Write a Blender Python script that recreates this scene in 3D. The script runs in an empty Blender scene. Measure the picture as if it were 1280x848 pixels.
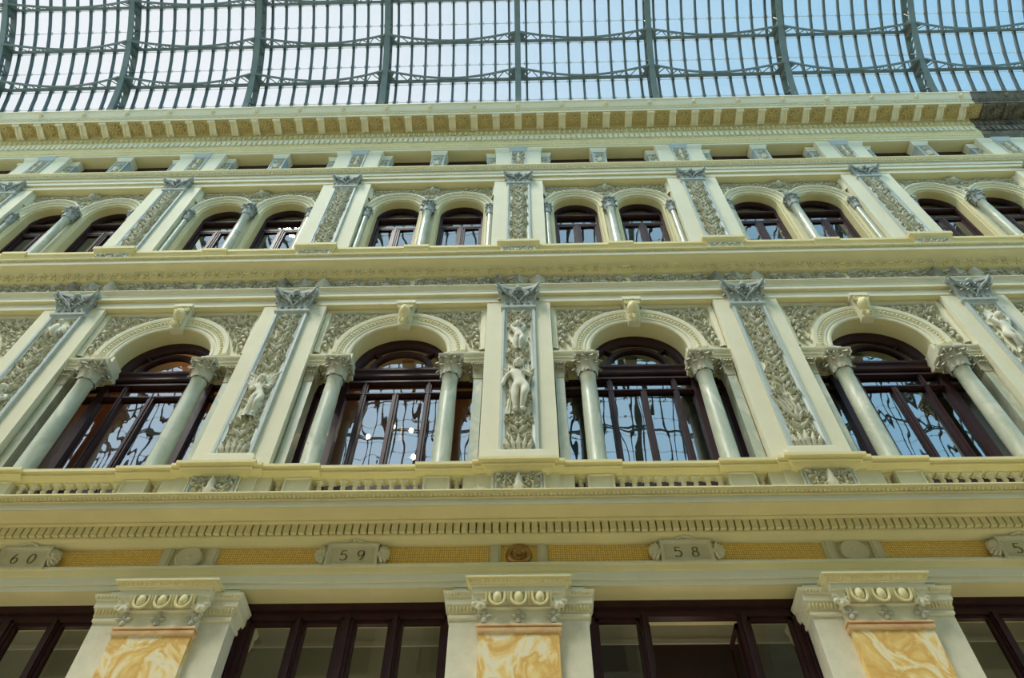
import bpy, bmesh, math, random
from math import sin, cos, pi, sqrt, atan2, radians as R
from mathutils import Vector, Matrix
C = bpy.context.scene.collection
S = 4.6                      # one bay of the facade, metres
# ------------------------------------------------------------------ materials
def mat(name):
    m = bpy.data.materials.new(name); m.use_nodes = True
    nt = m.node_tree; nt.nodes.clear()
    o = nt.nodes.new('ShaderNodeOutputMaterial')
    return m, nt, o
def N(nt, t, **kw):
    n = nt.nodes.new(t)
    for k, v in kw.items():
        if k in n.inputs: n.inputs[k].default_value = v
        else: setattr(n, k, v)
    return n
def ramp(nt, src, stops):
    r = N(nt, 'ShaderNodeValToRGB'); e = r.color_ramp.elements
    while len(e) < len(stops): e.new(.5)
    for k, (p, c) in enumerate(stops):
        e[k].position = p; e[k].color = (*c, 1)
    nt.links.new(src, r.inputs[0]); return r.outputs[0]
def plaster(name, c, rough=.7, var=.10, scale=1.3, bump=.15, fine=30, spec=.3, metal=0., dirt=None):
    m, nt, o = mat(name); L = nt.links.new
    b = N(nt, 'ShaderNodeBsdfPrincipled', Roughness=rough, Metallic=metal)
    b.inputs['Specular IOR Level'].default_value = spec
    tc = N(nt, 'ShaderNodeTexCoord')
    n1 = N(nt, 'ShaderNodeTexNoise', Scale=scale, Detail=6., Roughness=.65)
    L(tc.outputs['Object'], n1.inputs['Vector'])
    d = tuple(x*(1-var) for x in c); u = tuple(min(1, x*(1+var*.6)) for x in c)
    col = ramp(nt, n1.outputs[0], [(.3, d), (.7, u)])
    if dirt:
        n3 = N(nt, 'ShaderNodeTexNoise', Scale=3.5, Detail=8., Roughness=.75)
        L(tc.outputs['Object'], n3.inputs['Vector'])
        mx = N(nt, 'ShaderNodeMixRGB'); mx.inputs[2].default_value = (*dirt, 1)
        L(ramp(nt, n3.outputs[0], [(.35, (.9, .9, .9)), (.62, (.25, .25, .25))]), mx.inputs[0]); L(col, mx.inputs[1]); col = mx.outputs[0]
    L(col, b.inputs['Base Color'])
    n2 = N(nt, 'ShaderNodeTexNoise', Scale=fine, Detail=3.)
    L(tc.outputs['Object'], n2.inputs['Vector'])
    bp = N(nt, 'ShaderNodeBump', Strength=bump, Distance=.01)
    L(n2.outputs[0], bp.inputs['Height']); L(bp.outputs[0], b.inputs['Normal'])
    L(b.outputs[0], o.inputs[0]); return m
def marble(name, stops, scale=1., dist=4., rough=.25, stretch=(1, 1, 1), wave=1.2):
    m, nt, o = mat(name); L = nt.links.new
    b = N(nt, 'ShaderNodeBsdfPrincipled', Roughness=rough)
    tc = N(nt, 'ShaderNodeTexCoord'); mp = N(nt, 'ShaderNodeMapping'); mp.inputs['Scale'].default_value = stretch
    oi = N(nt, 'ShaderNodeObjectInfo'); ad = N(nt, 'ShaderNodeVectorMath', operation='ADD')
    ml = N(nt, 'ShaderNodeVectorMath', operation='SCALE'); ml.inputs[0].default_value = (37, 19, 53)
    L(oi.outputs['Random'], ml.inputs['Scale']); L(tc.outputs['Object'], mp.inputs[0]); L(mp.outputs[0], ad.inputs[0]); L(ml.outputs[0], ad.inputs[1])
    n1 = N(nt, 'ShaderNodeTexNoise', Scale=scale, Detail=5., Distortion=dist, Roughness=.55)
    L(ad.outputs[0], n1.inputs['Vector'])
    w = N(nt, 'ShaderNodeMath', operation='MULTIPLY'); w.inputs[1].default_value = wave
    L(n1.outputs[0], w.inputs[0]); f = N(nt, 'ShaderNodeMath', operation='FRACT'); L(w.outputs[0], f.inputs[0])
    L(ramp(nt, f.outputs[0], stops), b.inputs['Base Color']); L(b.outputs[0], o.inputs[0]); return m
def glass(name, r0, graze, tint, wave=0., wscale=1.4):
    m, nt, o = mat(name); L = nt.links.new
    t = N(nt, 'ShaderNodeBsdfTransparent', Color=(*tint, 1)); g = N(nt, 'ShaderNodeBsdfGlossy', Roughness=0.)
    g.inputs['Color'].default_value = (1, 1, 1, 1)
    lw = N(nt, 'ShaderNodeLayerWeight', Blend=.5); pw = N(nt, 'ShaderNodeMath', operation='POWER'); pw.inputs[1].default_value = 5.
    ma = N(nt, 'ShaderNodeMath', operation='MULTIPLY_ADD'); ma.inputs[1].default_value = graze; ma.inputs[2].default_value = r0
    L(lw.outputs['Facing'], pw.inputs[0]); L(pw.outputs[0], ma.inputs[0]); fr = ma; mx = N(nt, 'ShaderNodeMixShader')
    if wave:
        tc = N(nt, 'ShaderNodeTexCoord'); oi = N(nt, 'ShaderNodeObjectInfo')
        mp = N(nt, 'ShaderNodeMapping'); mp.inputs['Scale'].default_value = (1.6, 1.6, .55)
        ml = N(nt, 'ShaderNodeVectorMath', operation='SCALE'); ml.inputs[0].default_value = (31, 17, 23)
        L(oi.outputs['Random'], ml.inputs['Scale']); L(ml.outputs[0], mp.inputs['Location']); L(tc.outputs['Object'], mp.inputs[0])
        n = N(nt, 'ShaderNodeTexNoise', Scale=wscale, Detail=1.2, Roughness=.4); L(mp.outputs[0], n.inputs['Vector'])
        bp = N(nt, 'ShaderNodeBump', Strength=1., Distance=wave); L(n.outputs[0], bp.inputs['Height'])
        L(bp.outputs[0], g.inputs['Normal'])
    L(fr.outputs[0], mx.inputs[0]); L(t.outputs[0], mx.inputs[1]); L(g.outputs[0], mx.inputs[2]); L(mx.outputs[0], o.inputs[0]); return m
def emit(name, c, s):
    m, nt, o = mat(name); e = N(nt, 'ShaderNodeEmission', Color=(*c, 1), Strength=s); nt.links.new(e.outputs[0], o.inputs[0]); return m
def mosaic(name):
    m, nt, o = mat(name); L = nt.links.new
    b = N(nt, 'ShaderNodeBsdfPrincipled', Roughness=.4, Metallic=.15)
    tc = N(nt, 'ShaderNodeTexCoord'); sp = N(nt, 'ShaderNodeSeparateXYZ'); cb = N(nt, 'ShaderNodeCombineXYZ')
    L(tc.outputs['Object'], sp.inputs[0]); L(sp.outputs[0], cb.inputs[0]); L(sp.outputs[2], cb.inputs[1])
    br = N(nt, 'ShaderNodeTexBrick', Scale=1.); br.offset = 0.
    br.inputs['Brick Width'].default_value = .031; br.inputs['Row Height'].default_value = .031; br.inputs['Mortar Size'].default_value = .0035
    br.inputs['Color1'].default_value = (.98, .70, .20, 1); br.inputs['Color2'].default_value = (.86, .56, .14, 1); br.inputs['Mortar'].default_value = (.45, .29, .08, 1)
    L(cb.outputs[0], br.inputs['Vector']); L(br.outputs[0], b.inputs['Base Color']); L(b.outputs[0], o.inputs[0]); return m
M = {}
M['ivory'] = plaster('ivory_paint', (.75, .715, .52), .72, .06)
M['ochre'] = plaster('ochre_cream_paint_and_bounce', (.74, .66, .36), .72, .07)  # yellower moulding paint; on soffits its yellow also stands in for warm bounced light
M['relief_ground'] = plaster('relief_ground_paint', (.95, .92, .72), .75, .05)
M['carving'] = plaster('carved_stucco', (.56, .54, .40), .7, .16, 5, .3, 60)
M['figure'] = plaster('figure_stucco', (.66, .65, .52), .7, .08, 4, .2, 60)
M['bluestone'] = plaster('blue_grey_stucco', (.47, .52, .48), .6, .10, 2.5)
M['greycap'] = plaster('grey_capital_stucco', (.38, .42, .39), .65, .2, 6, .3, 50)
M['stonecap'] = plaster('stone_capital_stucco', (.50, .48, .36), .7, .18, 6, .3, 50)
M['coffer'] = plaster('coffer_tan_paint', (.50, .40, .18), .75, .1, 3)
M['grime'] = plaster('unrestored_stone', (.30, .27, .20), .85, .3, 2, .5, 25, dirt=(.05, .05, .04))
M['wood'] = plaster('dark_oxblood_wood', (.042, .015, .017), .45, .25, 6, .1, 60, .22)
M['column'] = marble('green_grey_marble', [(0, (.42, .46, .34)), (.35, (.54, .56, .43)), (.55, (.31, .36, .25)), (.62, (.66, .65, .50)), (1, (.44, .47, .35))], 1.4, 2.5, .3, (1, 1, .45), 2.)
M['onyx'] = marble('honey_onyx', [(0, (.72, .47, .15)), (.25, (.80, .58, .22)), (.42, (.84, .72, .45)), (.52, (.78, .72, .55)), (.64, (.82, .62, .26)), (.85, (.66, .38, .10)), (1, (.72, .47, .15))], 1.9, 1.5, .3, (1, 1, .75), 3.6)
M['onyxred'] = marble('red_onyx', [(0, (.62, .33, .14)), (.5, (.78, .55, .30)), (1, (.55, .27, .12))], 2., 2., .3)
M['strip'] = plaster('pale_botticino_marble', (.74, .70, .54), .3, .10, 7, .05, 30, .5)
M['iron'] = plaster('green_grey_iron_paint', (.13, .165, .14), .5, .2, 3, .1, 40, .4)
M['barm'] = plaster('glazing_bar_paint', (.075, .105, .10), .5, .2, 3, .1, 40, .4)
M['lap'] = plaster('putty_strip', (.62, .66, .60), .6, .1, 3)
M['gilt'] = plaster('gilded_bronze', (.42, .25, .07), .38, .3, 9, .3, 40, .5, .6)
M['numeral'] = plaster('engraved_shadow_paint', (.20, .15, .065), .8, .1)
M['plaque'] = plaster('plaque_stone', (.62, .575, .385), .7, .1, 4)
M['mosaic'] = mosaic('gold_mosaic')
M['roomwarm'] = plaster('warm_room_paint', (.42, .20, .09), .8, .1)
M['room'] = plaster('room_paint', (.30, .31, .25), .8, .1)
M['shopceil'] = plaster('shop_ceiling_paint', (.62, .58, .44), .8, .05)
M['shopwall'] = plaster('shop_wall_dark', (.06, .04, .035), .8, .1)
M['pane'] = glass('window_pane', .22, .7, (.50, .54, .54), .0050, 1.6)
M['paneup'] = glass('upper_window_pane', .19, .6, (.66, .72, .66), .006, 1.3)
M['shoppane'] = glass('shop_pane', .07, .8, (.72, .74, .70), .003, 1.)
M['roofpane'] = glass('roof_glass', .01, .15, (.97, .985, 1.))
M['bulb'] = emit('bulb_glow', (1., .72, .35), 30)
M['floor'] = marble('gallery_marble', [(0, (.66, .58, .42)), (.5, (.74, .66, .48)), (1, (.60, .52, .37))], .5, 2., .35)
M['opp'] = plaster('opposite_facade_paint', (.76, .70, .48), .75, .08)
M['brass'] = plaster('lamp_brass', (.3, .2, .08), .4, .1, 4, .05, 40, .5, .7)
# ------------------------------------------------------------------ mesh builder: points are (x, p, z), p = metres out from the pier face
class MB:
    def __init__(s): s.v = []; s.f = []; s.mi = []; s.cur = 0
    def add(s, vs, fs):
        o = len(s.v); s.v += [(a, -b, c) for a, b, c in vs]; s.f += [tuple(i+o for i in f) for f in fs]; s.mi += [s.cur]*len(fs)
    def box(s, x0, x1, p0, p1, z0, z1):
        s.add([(x0, p0, z0), (x1, p0, z0), (x1, p1, z0), (x0, p1, z0), (x0, p0, z1), (x1, p0, z1), (x1, p1, z1), (x0, p1, z1)],
              [(0, 1, 2, 3), (7, 6, 5, 4), (0, 4, 5, 1), (1, 5, 6, 2), (2, 6, 7, 3), (3, 7, 4, 0)])
    def taper(s, x0, x1, X0, X1, p0, p1, P1, z0, z1):       # box wider at the top (caps) : bottom half x0..x1, top X0..X1
        s.add([(x0, p0, z0), (x1, p0, z0), (x1, p1, z0), (x0, p1, z0), (X0, p0, z1), (X1, p0, z1), (X1, P1, z1), (X0, P1, z1)],
              [(0, 1, 2, 3), (7, 6, 5, 4), (0, 4, 5, 1), (1, 5, 6, 2), (2, 6, 7, 3), (3, 7, 4, 0)])
    def extr(s, prof, x0, x1):
        n = len(prof)
        s.add([(x0, p, z) for p, z in prof]+[(x1, p, z) for p, z in prof],
              [(i, (i+1) % n, (i+1) % n+n, i+n) for i in range(n)]+[tuple(range(n))[::-1], tuple(range(n, 2*n))])
    def ring(s, prof, hw, back):      # moulding around front and both sides of a block of half width hw: prof of (extra, z)
        n = len(prof); vs = []
        for sx, pp in ((-1, 0), (-1, 1), (1, 1), (1, 0)):
            for e, z in prof: vs.append((sx*(hw+e), (e if pp else back), z))
        fs = [(k*n+i, k*n+i+1, (k+1)*n+i+1, (k+1)*n+i) for k in range(3) for i in range(n-1)]
        fs += [tuple(k*n+n-1 for k in range(4)), tuple(k*n for k in range(4))[::-1]]
        return vs, fs
    def mould(s, prof, cx, hw, front, back):
        vs, fs = s.ring(prof, hw, 0)
        n = len(prof)
        vs = [(cx+x, (front+prof[i % n][0]) if n <= i < 3*n else back, z) for i, (x, p, z) in enumerate(vs)]
        s.add(vs, fs)
    def lathe(s, prof, cx=0, cp=0, n=16, a0=0., a1=2*pi, fr=None):
        full = abs(a1-a0-2*pi) < 1e-6; k = n if full else n+1; vs = []
        for i in range(k):
            a = a0+(a1-a0)*i/n
            for r, z in prof:
                q = r*(fr(a, z) if fr else 1)
                vs.append((cx+q*cos(a), cp+q*sin(a), z))
        m = len(prof)
        fs = [(i*m+j, ((i+1) % k)*m+j, ((i+1) % k)*m+j+1, i*m+j+1) for i in range(n) for j in range(m-1)]
        s.add(vs, fs)
    def arch(s, prof, cx, cz, n=28, a0=0., a1=pi, close=True):
        m = len(prof); vs = [(cx+r*cos(a), p, cz+r*sin(a)) for i in range(n+1) for a in [a0+(a1-a0)*i/n] for r, p in prof]
        fs = [(i*m+j, (i+1)*m+j, (i+1)*m+(j+1) % m, i*m+(j+1) % m) for i in range(n) for j in range(m if close else m-1)]
        if close: fs += [tuple(range(m)), tuple(n*m+j for j in range(m))[::-1]]
        s.add(vs, fs)
    def tube(s, pts, rad, n=6, half=False):
        vs = []; K = len(pts)
        for i, P in enumerate(pts):
            P = Vector(P); T = (Vector(pts[min(i+1, K-1)])-Vector(pts[max(i-1, 0)])).normalized()
            a = Vector((0, 1, 0)) if abs(T.y) < .9 else Vector((1, 0, 0))
            u = T.cross(a).normalized(); w = u.cross(T)
            r = rad[i] if hasattr(rad, '__len__') else rad
            for j in range(n):
                t = 2*pi*j/n; q = P+u*(r*cos(t))+w*(r*sin(t)); vs.append(tuple(q))
        fs = [(i*n+j, i*n+(j+1) % n, (i+1)*n+(j+1) % n, (i+1)*n+j) for i in range(K-1) for j in range(n)]
        fs += [tuple(range(n))[::-1], tuple((K-1)*n+j for j in range(n))]
        s.add(vs, fs)
    def ell(s, c, r, nu=10, nv=7, f=None):
        vs = []; 
        for i in range(nv+1):
            t = pi*i/nv
            for j in range(nu):
                a = 2*pi*j/nu; d = (sin(t)*cos(a), sin(t)*sin(a), cos(t)); k = f(d) if f else 1
                vs.append((c[0]+r[0]*d[0]*k, c[1]+r[1]*d[1]*k, c[2]+r[2]*d[2]*k))
        s.add(vs, [(i*nu+j, i*nu+(j+1) % nu, (i+1)*nu+(j+1) % nu, (i+1)*nu+j) for i in range(nv) for j in range(nu)])
    def plate(s, outer, holes_arch, p0, p1):                # rectangle (x0,x1,z0,z1) with round-headed holes cut: list of (cx, cz, r)
        x0, x1, z0, z1 = outer; n = 24
        xs = sorted({x0, x1} | {cx+r*cos(pi*i/n) for cx, cz, r in holes_arch for i in range(n+1)})
        top, bot = z1, z0
        low = []
        for x in xs:
            b = z0
            for cx, cz, r in holes_arch:
                if abs(x-cx) < r-1e-9: b = max(b, cz+sqrt(max(0, r*r-(x-cx)**2)))
                elif abs(abs(x-cx)-r) < 1e-6: b = max(b, cz if cz > z0 else z0)
            low.append(b)
        vs = []
        for x, b in zip(xs, low): vs += [(x, p1, b), (x, p1, top), (x, p0, b), (x, p0, top)]
        fs = []
        for i in range(len(xs)-1):
            a = 4*i; c = a+4; fs += [(a, c, c+1, a+1), (a+2, a+3, c+3, c+2), (a, a+2, c+2, c), (a+1, c+1, c+3, a+3)]
        fs += [(0, 1, 3, 2)]; e = 4*(len(xs)-1); fs += [(e, e+2, e+3, e+1)]
        s.add(vs, fs)
    def build(s, name, mats, parent=None, smooth=40, loc=None):
        me = bpy.data.meshes.new(name); me.from_pydata(s.v, [], s.f); me.validate()
        mats = mats if isinstance(mats, (list, tuple)) else [mats]
        for q in mats: me.materials.append(q)
        if len(mats) > 1 and len(me.polygons) == len(s.mi): me.polygons.foreach_set('material_index', s.mi)
        bm = bmesh.new(); bm.from_mesh(me); bmesh.ops.recalc_face_normals(bm, faces=bm.faces); bm.to_mesh(me); bm.free()
        if smooth:
            me.shade_smooth(); me.set_sharp_from_angle(angle=R(smooth))
        o = bpy.data.objects.new(name, me); C.objects.link(o)
        if parent: o.parent = parent
        if loc: o.location = (loc[0], -loc[1], loc[2])
        return o
class Rel(MB):                                              # carved relief on a flat ground at depth s.g
    def __init__(s, g=0.): super().__init__(); s.g = g
    def leaf(s, u, v, a, L, W, h, lobes=3, n=8, bend=0.):
        vs = []; ca, sa = cos(a), sin(a); e = min(.30*h, .022)
        for i in range(n+1):
            t = i/n; w = (W/2*(max(0, sin(pi*min(1, t**.7)))**.7)*(1+.28*sin(lobes*2*pi*t-1.2)) if lobes > 1 else W*.40*sqrt(max(0, 1-(2*t-1.06)**2/1.13)))+.002
            for j in range(-3, 4):
                q = max(-1, min(1, j/2)); x = t*L; y = q*w+bend*L*t*t
                hh = e+h*((1-q*q)*(.35+.65*sin(pi*(t*.85+.1)))+.45*t**3*(1-q*q)-(.28 if j == 0 else 0)*(1-t))
                if j in (-3, 3): hh = -.006
                vs.append((u+x*ca-y*sa, s.g+hh, v+x*sa+y*ca))
        k = 7*n; vs += [(vs[k+j][0]+.001*ca, s.g-.006, vs[k+j][2]+.001*sa) for j in range(7)]
        s.add(vs, [(i*7+j, i*7+j+1, i*7+j+8, i*7+j+7) for i in range(n+1) for j in range(6)])
    def boss(s, u, v, r, h, n=9): 
        s.ell((u, s.g, v), (r, h, r), n, 6)
    def flower(s, u, v, r, h, k=6):
        for i in range(k): s.leaf(u+r*.12*cos(2*pi*i/k), v+r*.12*sin(2*pi*i/k), 2*pi*i/k, r, r*1.15, h*.9, 0, 6)
        s.boss(u, v, r*.3, h)
    def stem(s, pts, r0, r1, lift=.4):
        K = len(pts); s.tube([(u, s.g+lift*(r0+(r1-r0)*i/(K-1)), v) for i, (u, v) in enumerate(pts)], [r0+(r1-r0)*i/(K-1) for i in range(K)], 6)
    def scroll(s, u, v, r, a0, sgn=1, turns=1.35, w=.018, leafs=5, h=.05, k=26):
        pts = []
        for i in range(k+1):
            t = i/k; rr = r*(1-.80*t); a = a0+sgn*turns*2*pi*t; pts.append((u+rr*cos(a), v+rr*sin(a)))
        s.stem(pts, w, w*.55, .8); s.flower(u, v, r*.36, h*1.1, 5)
        for i in range(leafs):
            t = .02+.5*i/leafs; rr = r*(1-.8*t); a = a0+sgn*turns*2*pi*t
            s.leaf(u+rr*cos(a), v+rr*sin(a), a+sgn*.75, r*.62, r*.40, h, 3, 7, -.25*sgn)
            if i % 2: s.leaf(u+rr*cos(a), v+rr*sin(a), a+sgn*2.4, r*.34, r*.24, h*.8, 2, 6, .2*sgn)
    def fill(s, inside, bb, step, size, h, rng, flow=None, taken=()):
        u0, u1, v0, v1 = bb; nu = max(1, int((u1-u0)/step)); nv = max(1, int((v1-v0)/step))
        for i in range(nu):
            for j in range(nv):
                u = u0+(u1-u0)*(i+rng.uniform(.1, .9))/nu; v = v0+(v1-v0)*(j+rng.uniform(.1, .9))/nv
                if not inside(u, v) or any((u-a)**2+(v-b)**2 < c*c for a, b, c in taken): continue
                for tr in range(5):
                    a = (flow(u, v) if flow else 0)+rng.uniform(-1.1, 1.1)*(1+tr*.5)
                    L = size*rng.uniform(.7, 1.3)*(1-.12*tr)
                    if inside(u+L*cos(a), v+L*sin(a)):
                        s.leaf(u, v, a, L, L*rng.uniform(.42, .62), h*rng.uniform(.6, 1.1), rng.choice((2, 3)), 6, rng.uniform(-.35, .35))
                        if rng.random() < .3: s.boss(u+rng.uniform(-.5, .5)*size, v, size*.20, h*.85, 7)
                        break
# ------------------------------------------------------------------ objects
def thing(name, label, cat, loc=(0, 0, 0), group=None):
    o = bpy.data.objects.new(name, None); C.objects.link(o); o.empty_display_size = .2
    o.location = (loc[0], -loc[1], loc[2]); o['label'] = label; o['category'] = cat; o['kind'] = 'thing'
    if group: o['group'] = group
    return o
def dup(root, loc, label=None):
    r = root.copy(); C.objects.link(r); r.location = (loc[0], -loc[1], loc[2])
    if label: r['label'] = label
    for ch in root.children:
        c = ch.copy(); C.objects.link(c); c.parent = r
        for g in ch.children:
            d = g.copy(); C.objects.link(d); d.parent = c
    return r
def struct(mb, name, mats, **k):
    o = mb.build(name, mats, **k); o['kind'] = 'structure'; return o
ORD = ['first', 'second', 'third', 'fourth', 'fifth', 'sixth', 'seventh', 'eighth', 'ninth', 'tenth', 'eleventh']
NUM = {-2.5: 'sixty-one', -1.5: 'sixty', -.5: 'fifty-nine', .5: 'fifty-eight', 1.5: 'fifty-seven', 2.5: 'fifty-six'}
def bays(a): return [i+.5 for i in range(-a, a)]
XL, XR = -34., 34.                                          # the gallery runs on past the picture
XD = 13.43                                                 # where the cleaned top cornice stops
XE = 13.80
# ------------------------------------------------------------------ wall
w = MB()
for i in range(-7, 8):                                      # piers (cream strips) of the two main storeys and the attic
    w.box(i*S-.64, i*S+.64, -.9, 0, 9.4, 24.5)
for b in [i+.5 for i in range(-7, 7)]:
    x0, x1 = b*S-1.66, b*S+1.66
    w.plate((x0, x1, 13.34, 15.30), [(b*S, 13.72, .93)], -.50, -.17)
    w.plate((x0, x1, 17.0, 21.40), [(b*S-.83, 20.10, .57), (b*S+.83, 20.10, .57)], -.50, -.24) if False else None
    w.box(x0, x1, -.55, -.05, 9.4, 9.75)
    w.box(x0, x1, -.9, 0, 15.22, 17.33)
    w.box(x0, x1, -.9, 0, 21.25, 21.95)
    w.box(x0, x1, -.35, 0, 23.45, 24.5)
    w.plate((x0, b*S, 20.05, 21.30), [(b*S-.83, 20.10, .60)], -.50, -.22)
    w.plate((b*S, x1, 20.05, 21.30), [(b*S+.83, 20.10, .60)], -.50, -.22)
    w.box(x0, b*S-1.43, -.55, -.24, 17.3, 20.1); w.box(b*S+1.43, x1, -.55, -.24, 17.3, 20.1)
    w.box(b*S-.23, b*S+.23, -.55, -.24, 17.3, 20.1)
    w.box(b*S-1.66, b*S+1.66, -.9, -.35, 21.9, 22.3)
w.box(XL, XR, -.9, -.04, 8.26, 9.4)                         # wall behind the ground-floor frieze
for i in range(-7, 8): w.box(i*S-.87, i*S+.87, -.9, -.03, 0, 8.3)
w.box(XL, XR, -.9, .1, 24.5, 26.15)
struct(w, 'wall_facade', M['ivory'])
f = MB(); f.box(XL, XR, -1, 17, -.3, 0); struct(f, 'floor', M['floor'])
# opposite side of the gallery, seen only as reflections
op = MB()
PO = 15.3
op.box(XL, XR, PO+.9, PO+.6, 0, 24.8)
for i in range(-7, 8): op.box(i*S-.75, i*S+.75, PO, PO+.7, 0, 24.8)
for z0, z1, d in ((8.3, 9.4, .5), (15.2, 16.7, .4), (21.3, 22, .2), (23.4, 24.8, .7)): op.box(XL, XR, PO-d, PO+.7, z0, z1)
for i in range(-7, 7): op.box(i*S+.7, i*S+3.9, PO+.3, PO+.7, 13.6, 15.3); op.box(i*S+.7, i*S+3.9, PO+.2, PO+.7, 9.4, 10.3); op.box(i*S+.7, i*S+3.9, PO+.3, PO+.7, 20.3, 21.4)
struct(op, 'wall_opposite', M['opp'])
og = MB()
for i in range(-7, 7): og.box(i*S+.75, i*S+3.85, PO+.55, PO+.6, .2, 8.2); og.box(i*S+1.1, i*S+3.5, PO+.55, PO+.6, 10.3, 13.6); og.box(i*S+1.1, i*S+3.5, PO+.55, PO+.6, 17.2, 20.3)
struct(og, 'wall_opposite_glazing', M['room'])
# rooms behind the glass
rm = MB(); rw = MB(); rs = MB(); rc = MB(); rl = MB()
for b in [i+.5 for i in range(-5, 5)]:
    t = rw if b in (-1.5, -.5) else rm
    x0, x1 = b*S-2.2, b*S+2.2
    for z0, z1 in ((10.25, 15.4), (17.2, 21.4)) if t is rm else ((10.25, 15.4),):
        t.box(x0, x1, -4.1, -4.0, z0, z1); t.box(x0, x1, -4, -.9, z1, z1+.1); t.box(x0, x1, -4, -.9, z0-.1, z0)
        t.box(x0, x0+.05, -4, -.9, z0, z1); t.box(x1-.05, x1, -4, -.9, z0, z1)
    if t is rw:
        z0, z1 = 17.2, 21.4
        rm.box(x0, x1, -4.1, -4.0, z0, z1); rm.box(x0, x1, -4, -.9, z1, z1+.1); rm.box(x0, x1, -4, -.9, z0-.1, z0)
    rm.box(x0, x1, -1.6, -1.5, 21.9, 23.6)
    rc.box(x0, x1, -2.0, -.9, 8.95, 9.05); rc.box(x0, x1, -2.0, -1.9, 8.62, 8.95); rc.box(x0, x1, -1.9, -1.86, 8.60, 8.67)
    q = rs if b == .5 else rl
    q.box(x0, x1, -2.0, -1.9, 0, 8.62); q.box(x0, x0+.05, -1.9, -.9, 0, 8.9); q.box(x1-.05, x1, -1.9, -.9, 0, 8.9)
struct(rm, 'wall_room', M['room']); struct(rw, 'wall_room_warm', M['roomwarm']); struct(rc, 'ceiling_shop', M['shopceil']); struct(rs, 'wall_shop_dark', M['shopwall']); struct(rl, 'wall_shop', plaster('shop_wall_olive', (.34, .32, .20), .8, .1))
# ------------------------------------------------------------------ long mouldings
def beads(name, parent, x0, x1, p, z, r, step, m, sx=.4, h=.5):
    mb = MB(); n = int((x1-x0)/step)
    for i in range(n):
        x = x0+(i+.5)*(x1-x0)/n
        if i == 0: mb.box(x0, x1, p-.03, p-.012, z-r*h*2, z+r*h*2)
        mb.add([(x-step*sx, p, z), (x, p+r, z-r*.3), (x+step*sx, p, z), (x, p, z+r*h*2), (x, p, z-r*h*2)], [(0, 1, 3), (1, 2, 3), (0, 4, 1), (1, 4, 2)])
    return mb.build(name, m, parent, smooth=0)
def dentils(name, parent, x0, x1, p0, p1, z0, z1, step, duty, m, off=0.):
    mb = MB(); n = int(round((x1-x0)/step))
    mb.box(x0, x1, p0-.02, p0+.004, z0+.01, z1-.01)
    for i in range(n):
        x = x0+off+(i+.5)*step; mb.box(x-step*duty/2, x+step*duty/2, p0, p1, z0, z1)
    return mb.build(name, m, parent, smooth=0)
def prof(name, parent, pts, m, x0=XL, x1=XR, smooth=30, back=-.2):
    mb = MB(); mb.extr([(back, pts[0][1])]+pts+[(back, pts[-1][1])], x0, x1); return mb.build(name, m, parent, smooth)
def cyma(p0, z0, p1, z1, n=7, rev=False):
    r = []
    for i in range(n+1):
        t = i/n; e = (1-cos(pi*t))/2
        r.append((p0+(p1-p0)*(e if rev else t), z0+(z1-z0)*(t if rev else e)))
    return r
XW, XX = -5.5*S, 5.5*S
# --- lower cornice with dentils
t = thing('dentil_cornice', 'deep cream cornice with a row of square dentils above the gold mosaic band', 'cornice')
prof('bed_moulding', t, [(.0, 8.93)]+cyma(.02, 8.93, .12, 9.0)+[(.14, 9.0), (.14, 9.03)], M['ochre'])
prof('fillet', t, [(.10, 9.03), (.10, 9.22)], M['ochre'])
dentils('dentil_moulding', t, -3.2*S, 3.2*S, .10, .185, 9.035, 9.19, .1095, .78, M['ochre'])
prof('corona', t, [(.24, 9.19), (.24, 9.215), (.38, 9.215), (.38, 9.20), (.50, 9.20), (.50, 9.185), (.535, 9.185), (.535, 9.30)], M['ochre'])
prof('corona_face', t, [(.535, 9.195), (.545, 9.195), (.545, 9.30)], M['ivory'], back=.53)
prof('crown_moulding', t, cyma(.55, 9.30, .62, 9.385, rev=True)+[(.63, 9.385), (.63, 9.41)], M['ochre'])
beads('leaf_bead_moulding', t, -3.2*S, 3.2*S, .585, 9.345, .035, .062, M['ochre'], .42, .6)
# --- ground-floor architrave
t = thing('shop_architrave', 'plain pale two-band architrave over the shop windows', 'architrave')
prof('ledge', t, [(.05, 8.55), (.055, 8.555), (.055, 8.59)], M['ivory'])
prof('moulding', t, cyma(.0, 8.46, .05, 8.55), M['ochre'])
prof('upper_band', t, [(.0, 8.335), (.0, 8.46)], M['ivory']); prof('lower_band', t, [(-.02, 8.25), (-.02, 8.335)], M['ivory'])
sf = MB(); sf.box(XW, XX, -.9, -.03, 8.243, 8.30); sf.build('soffit', M['ochre'], t, smooth=0)
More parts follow.
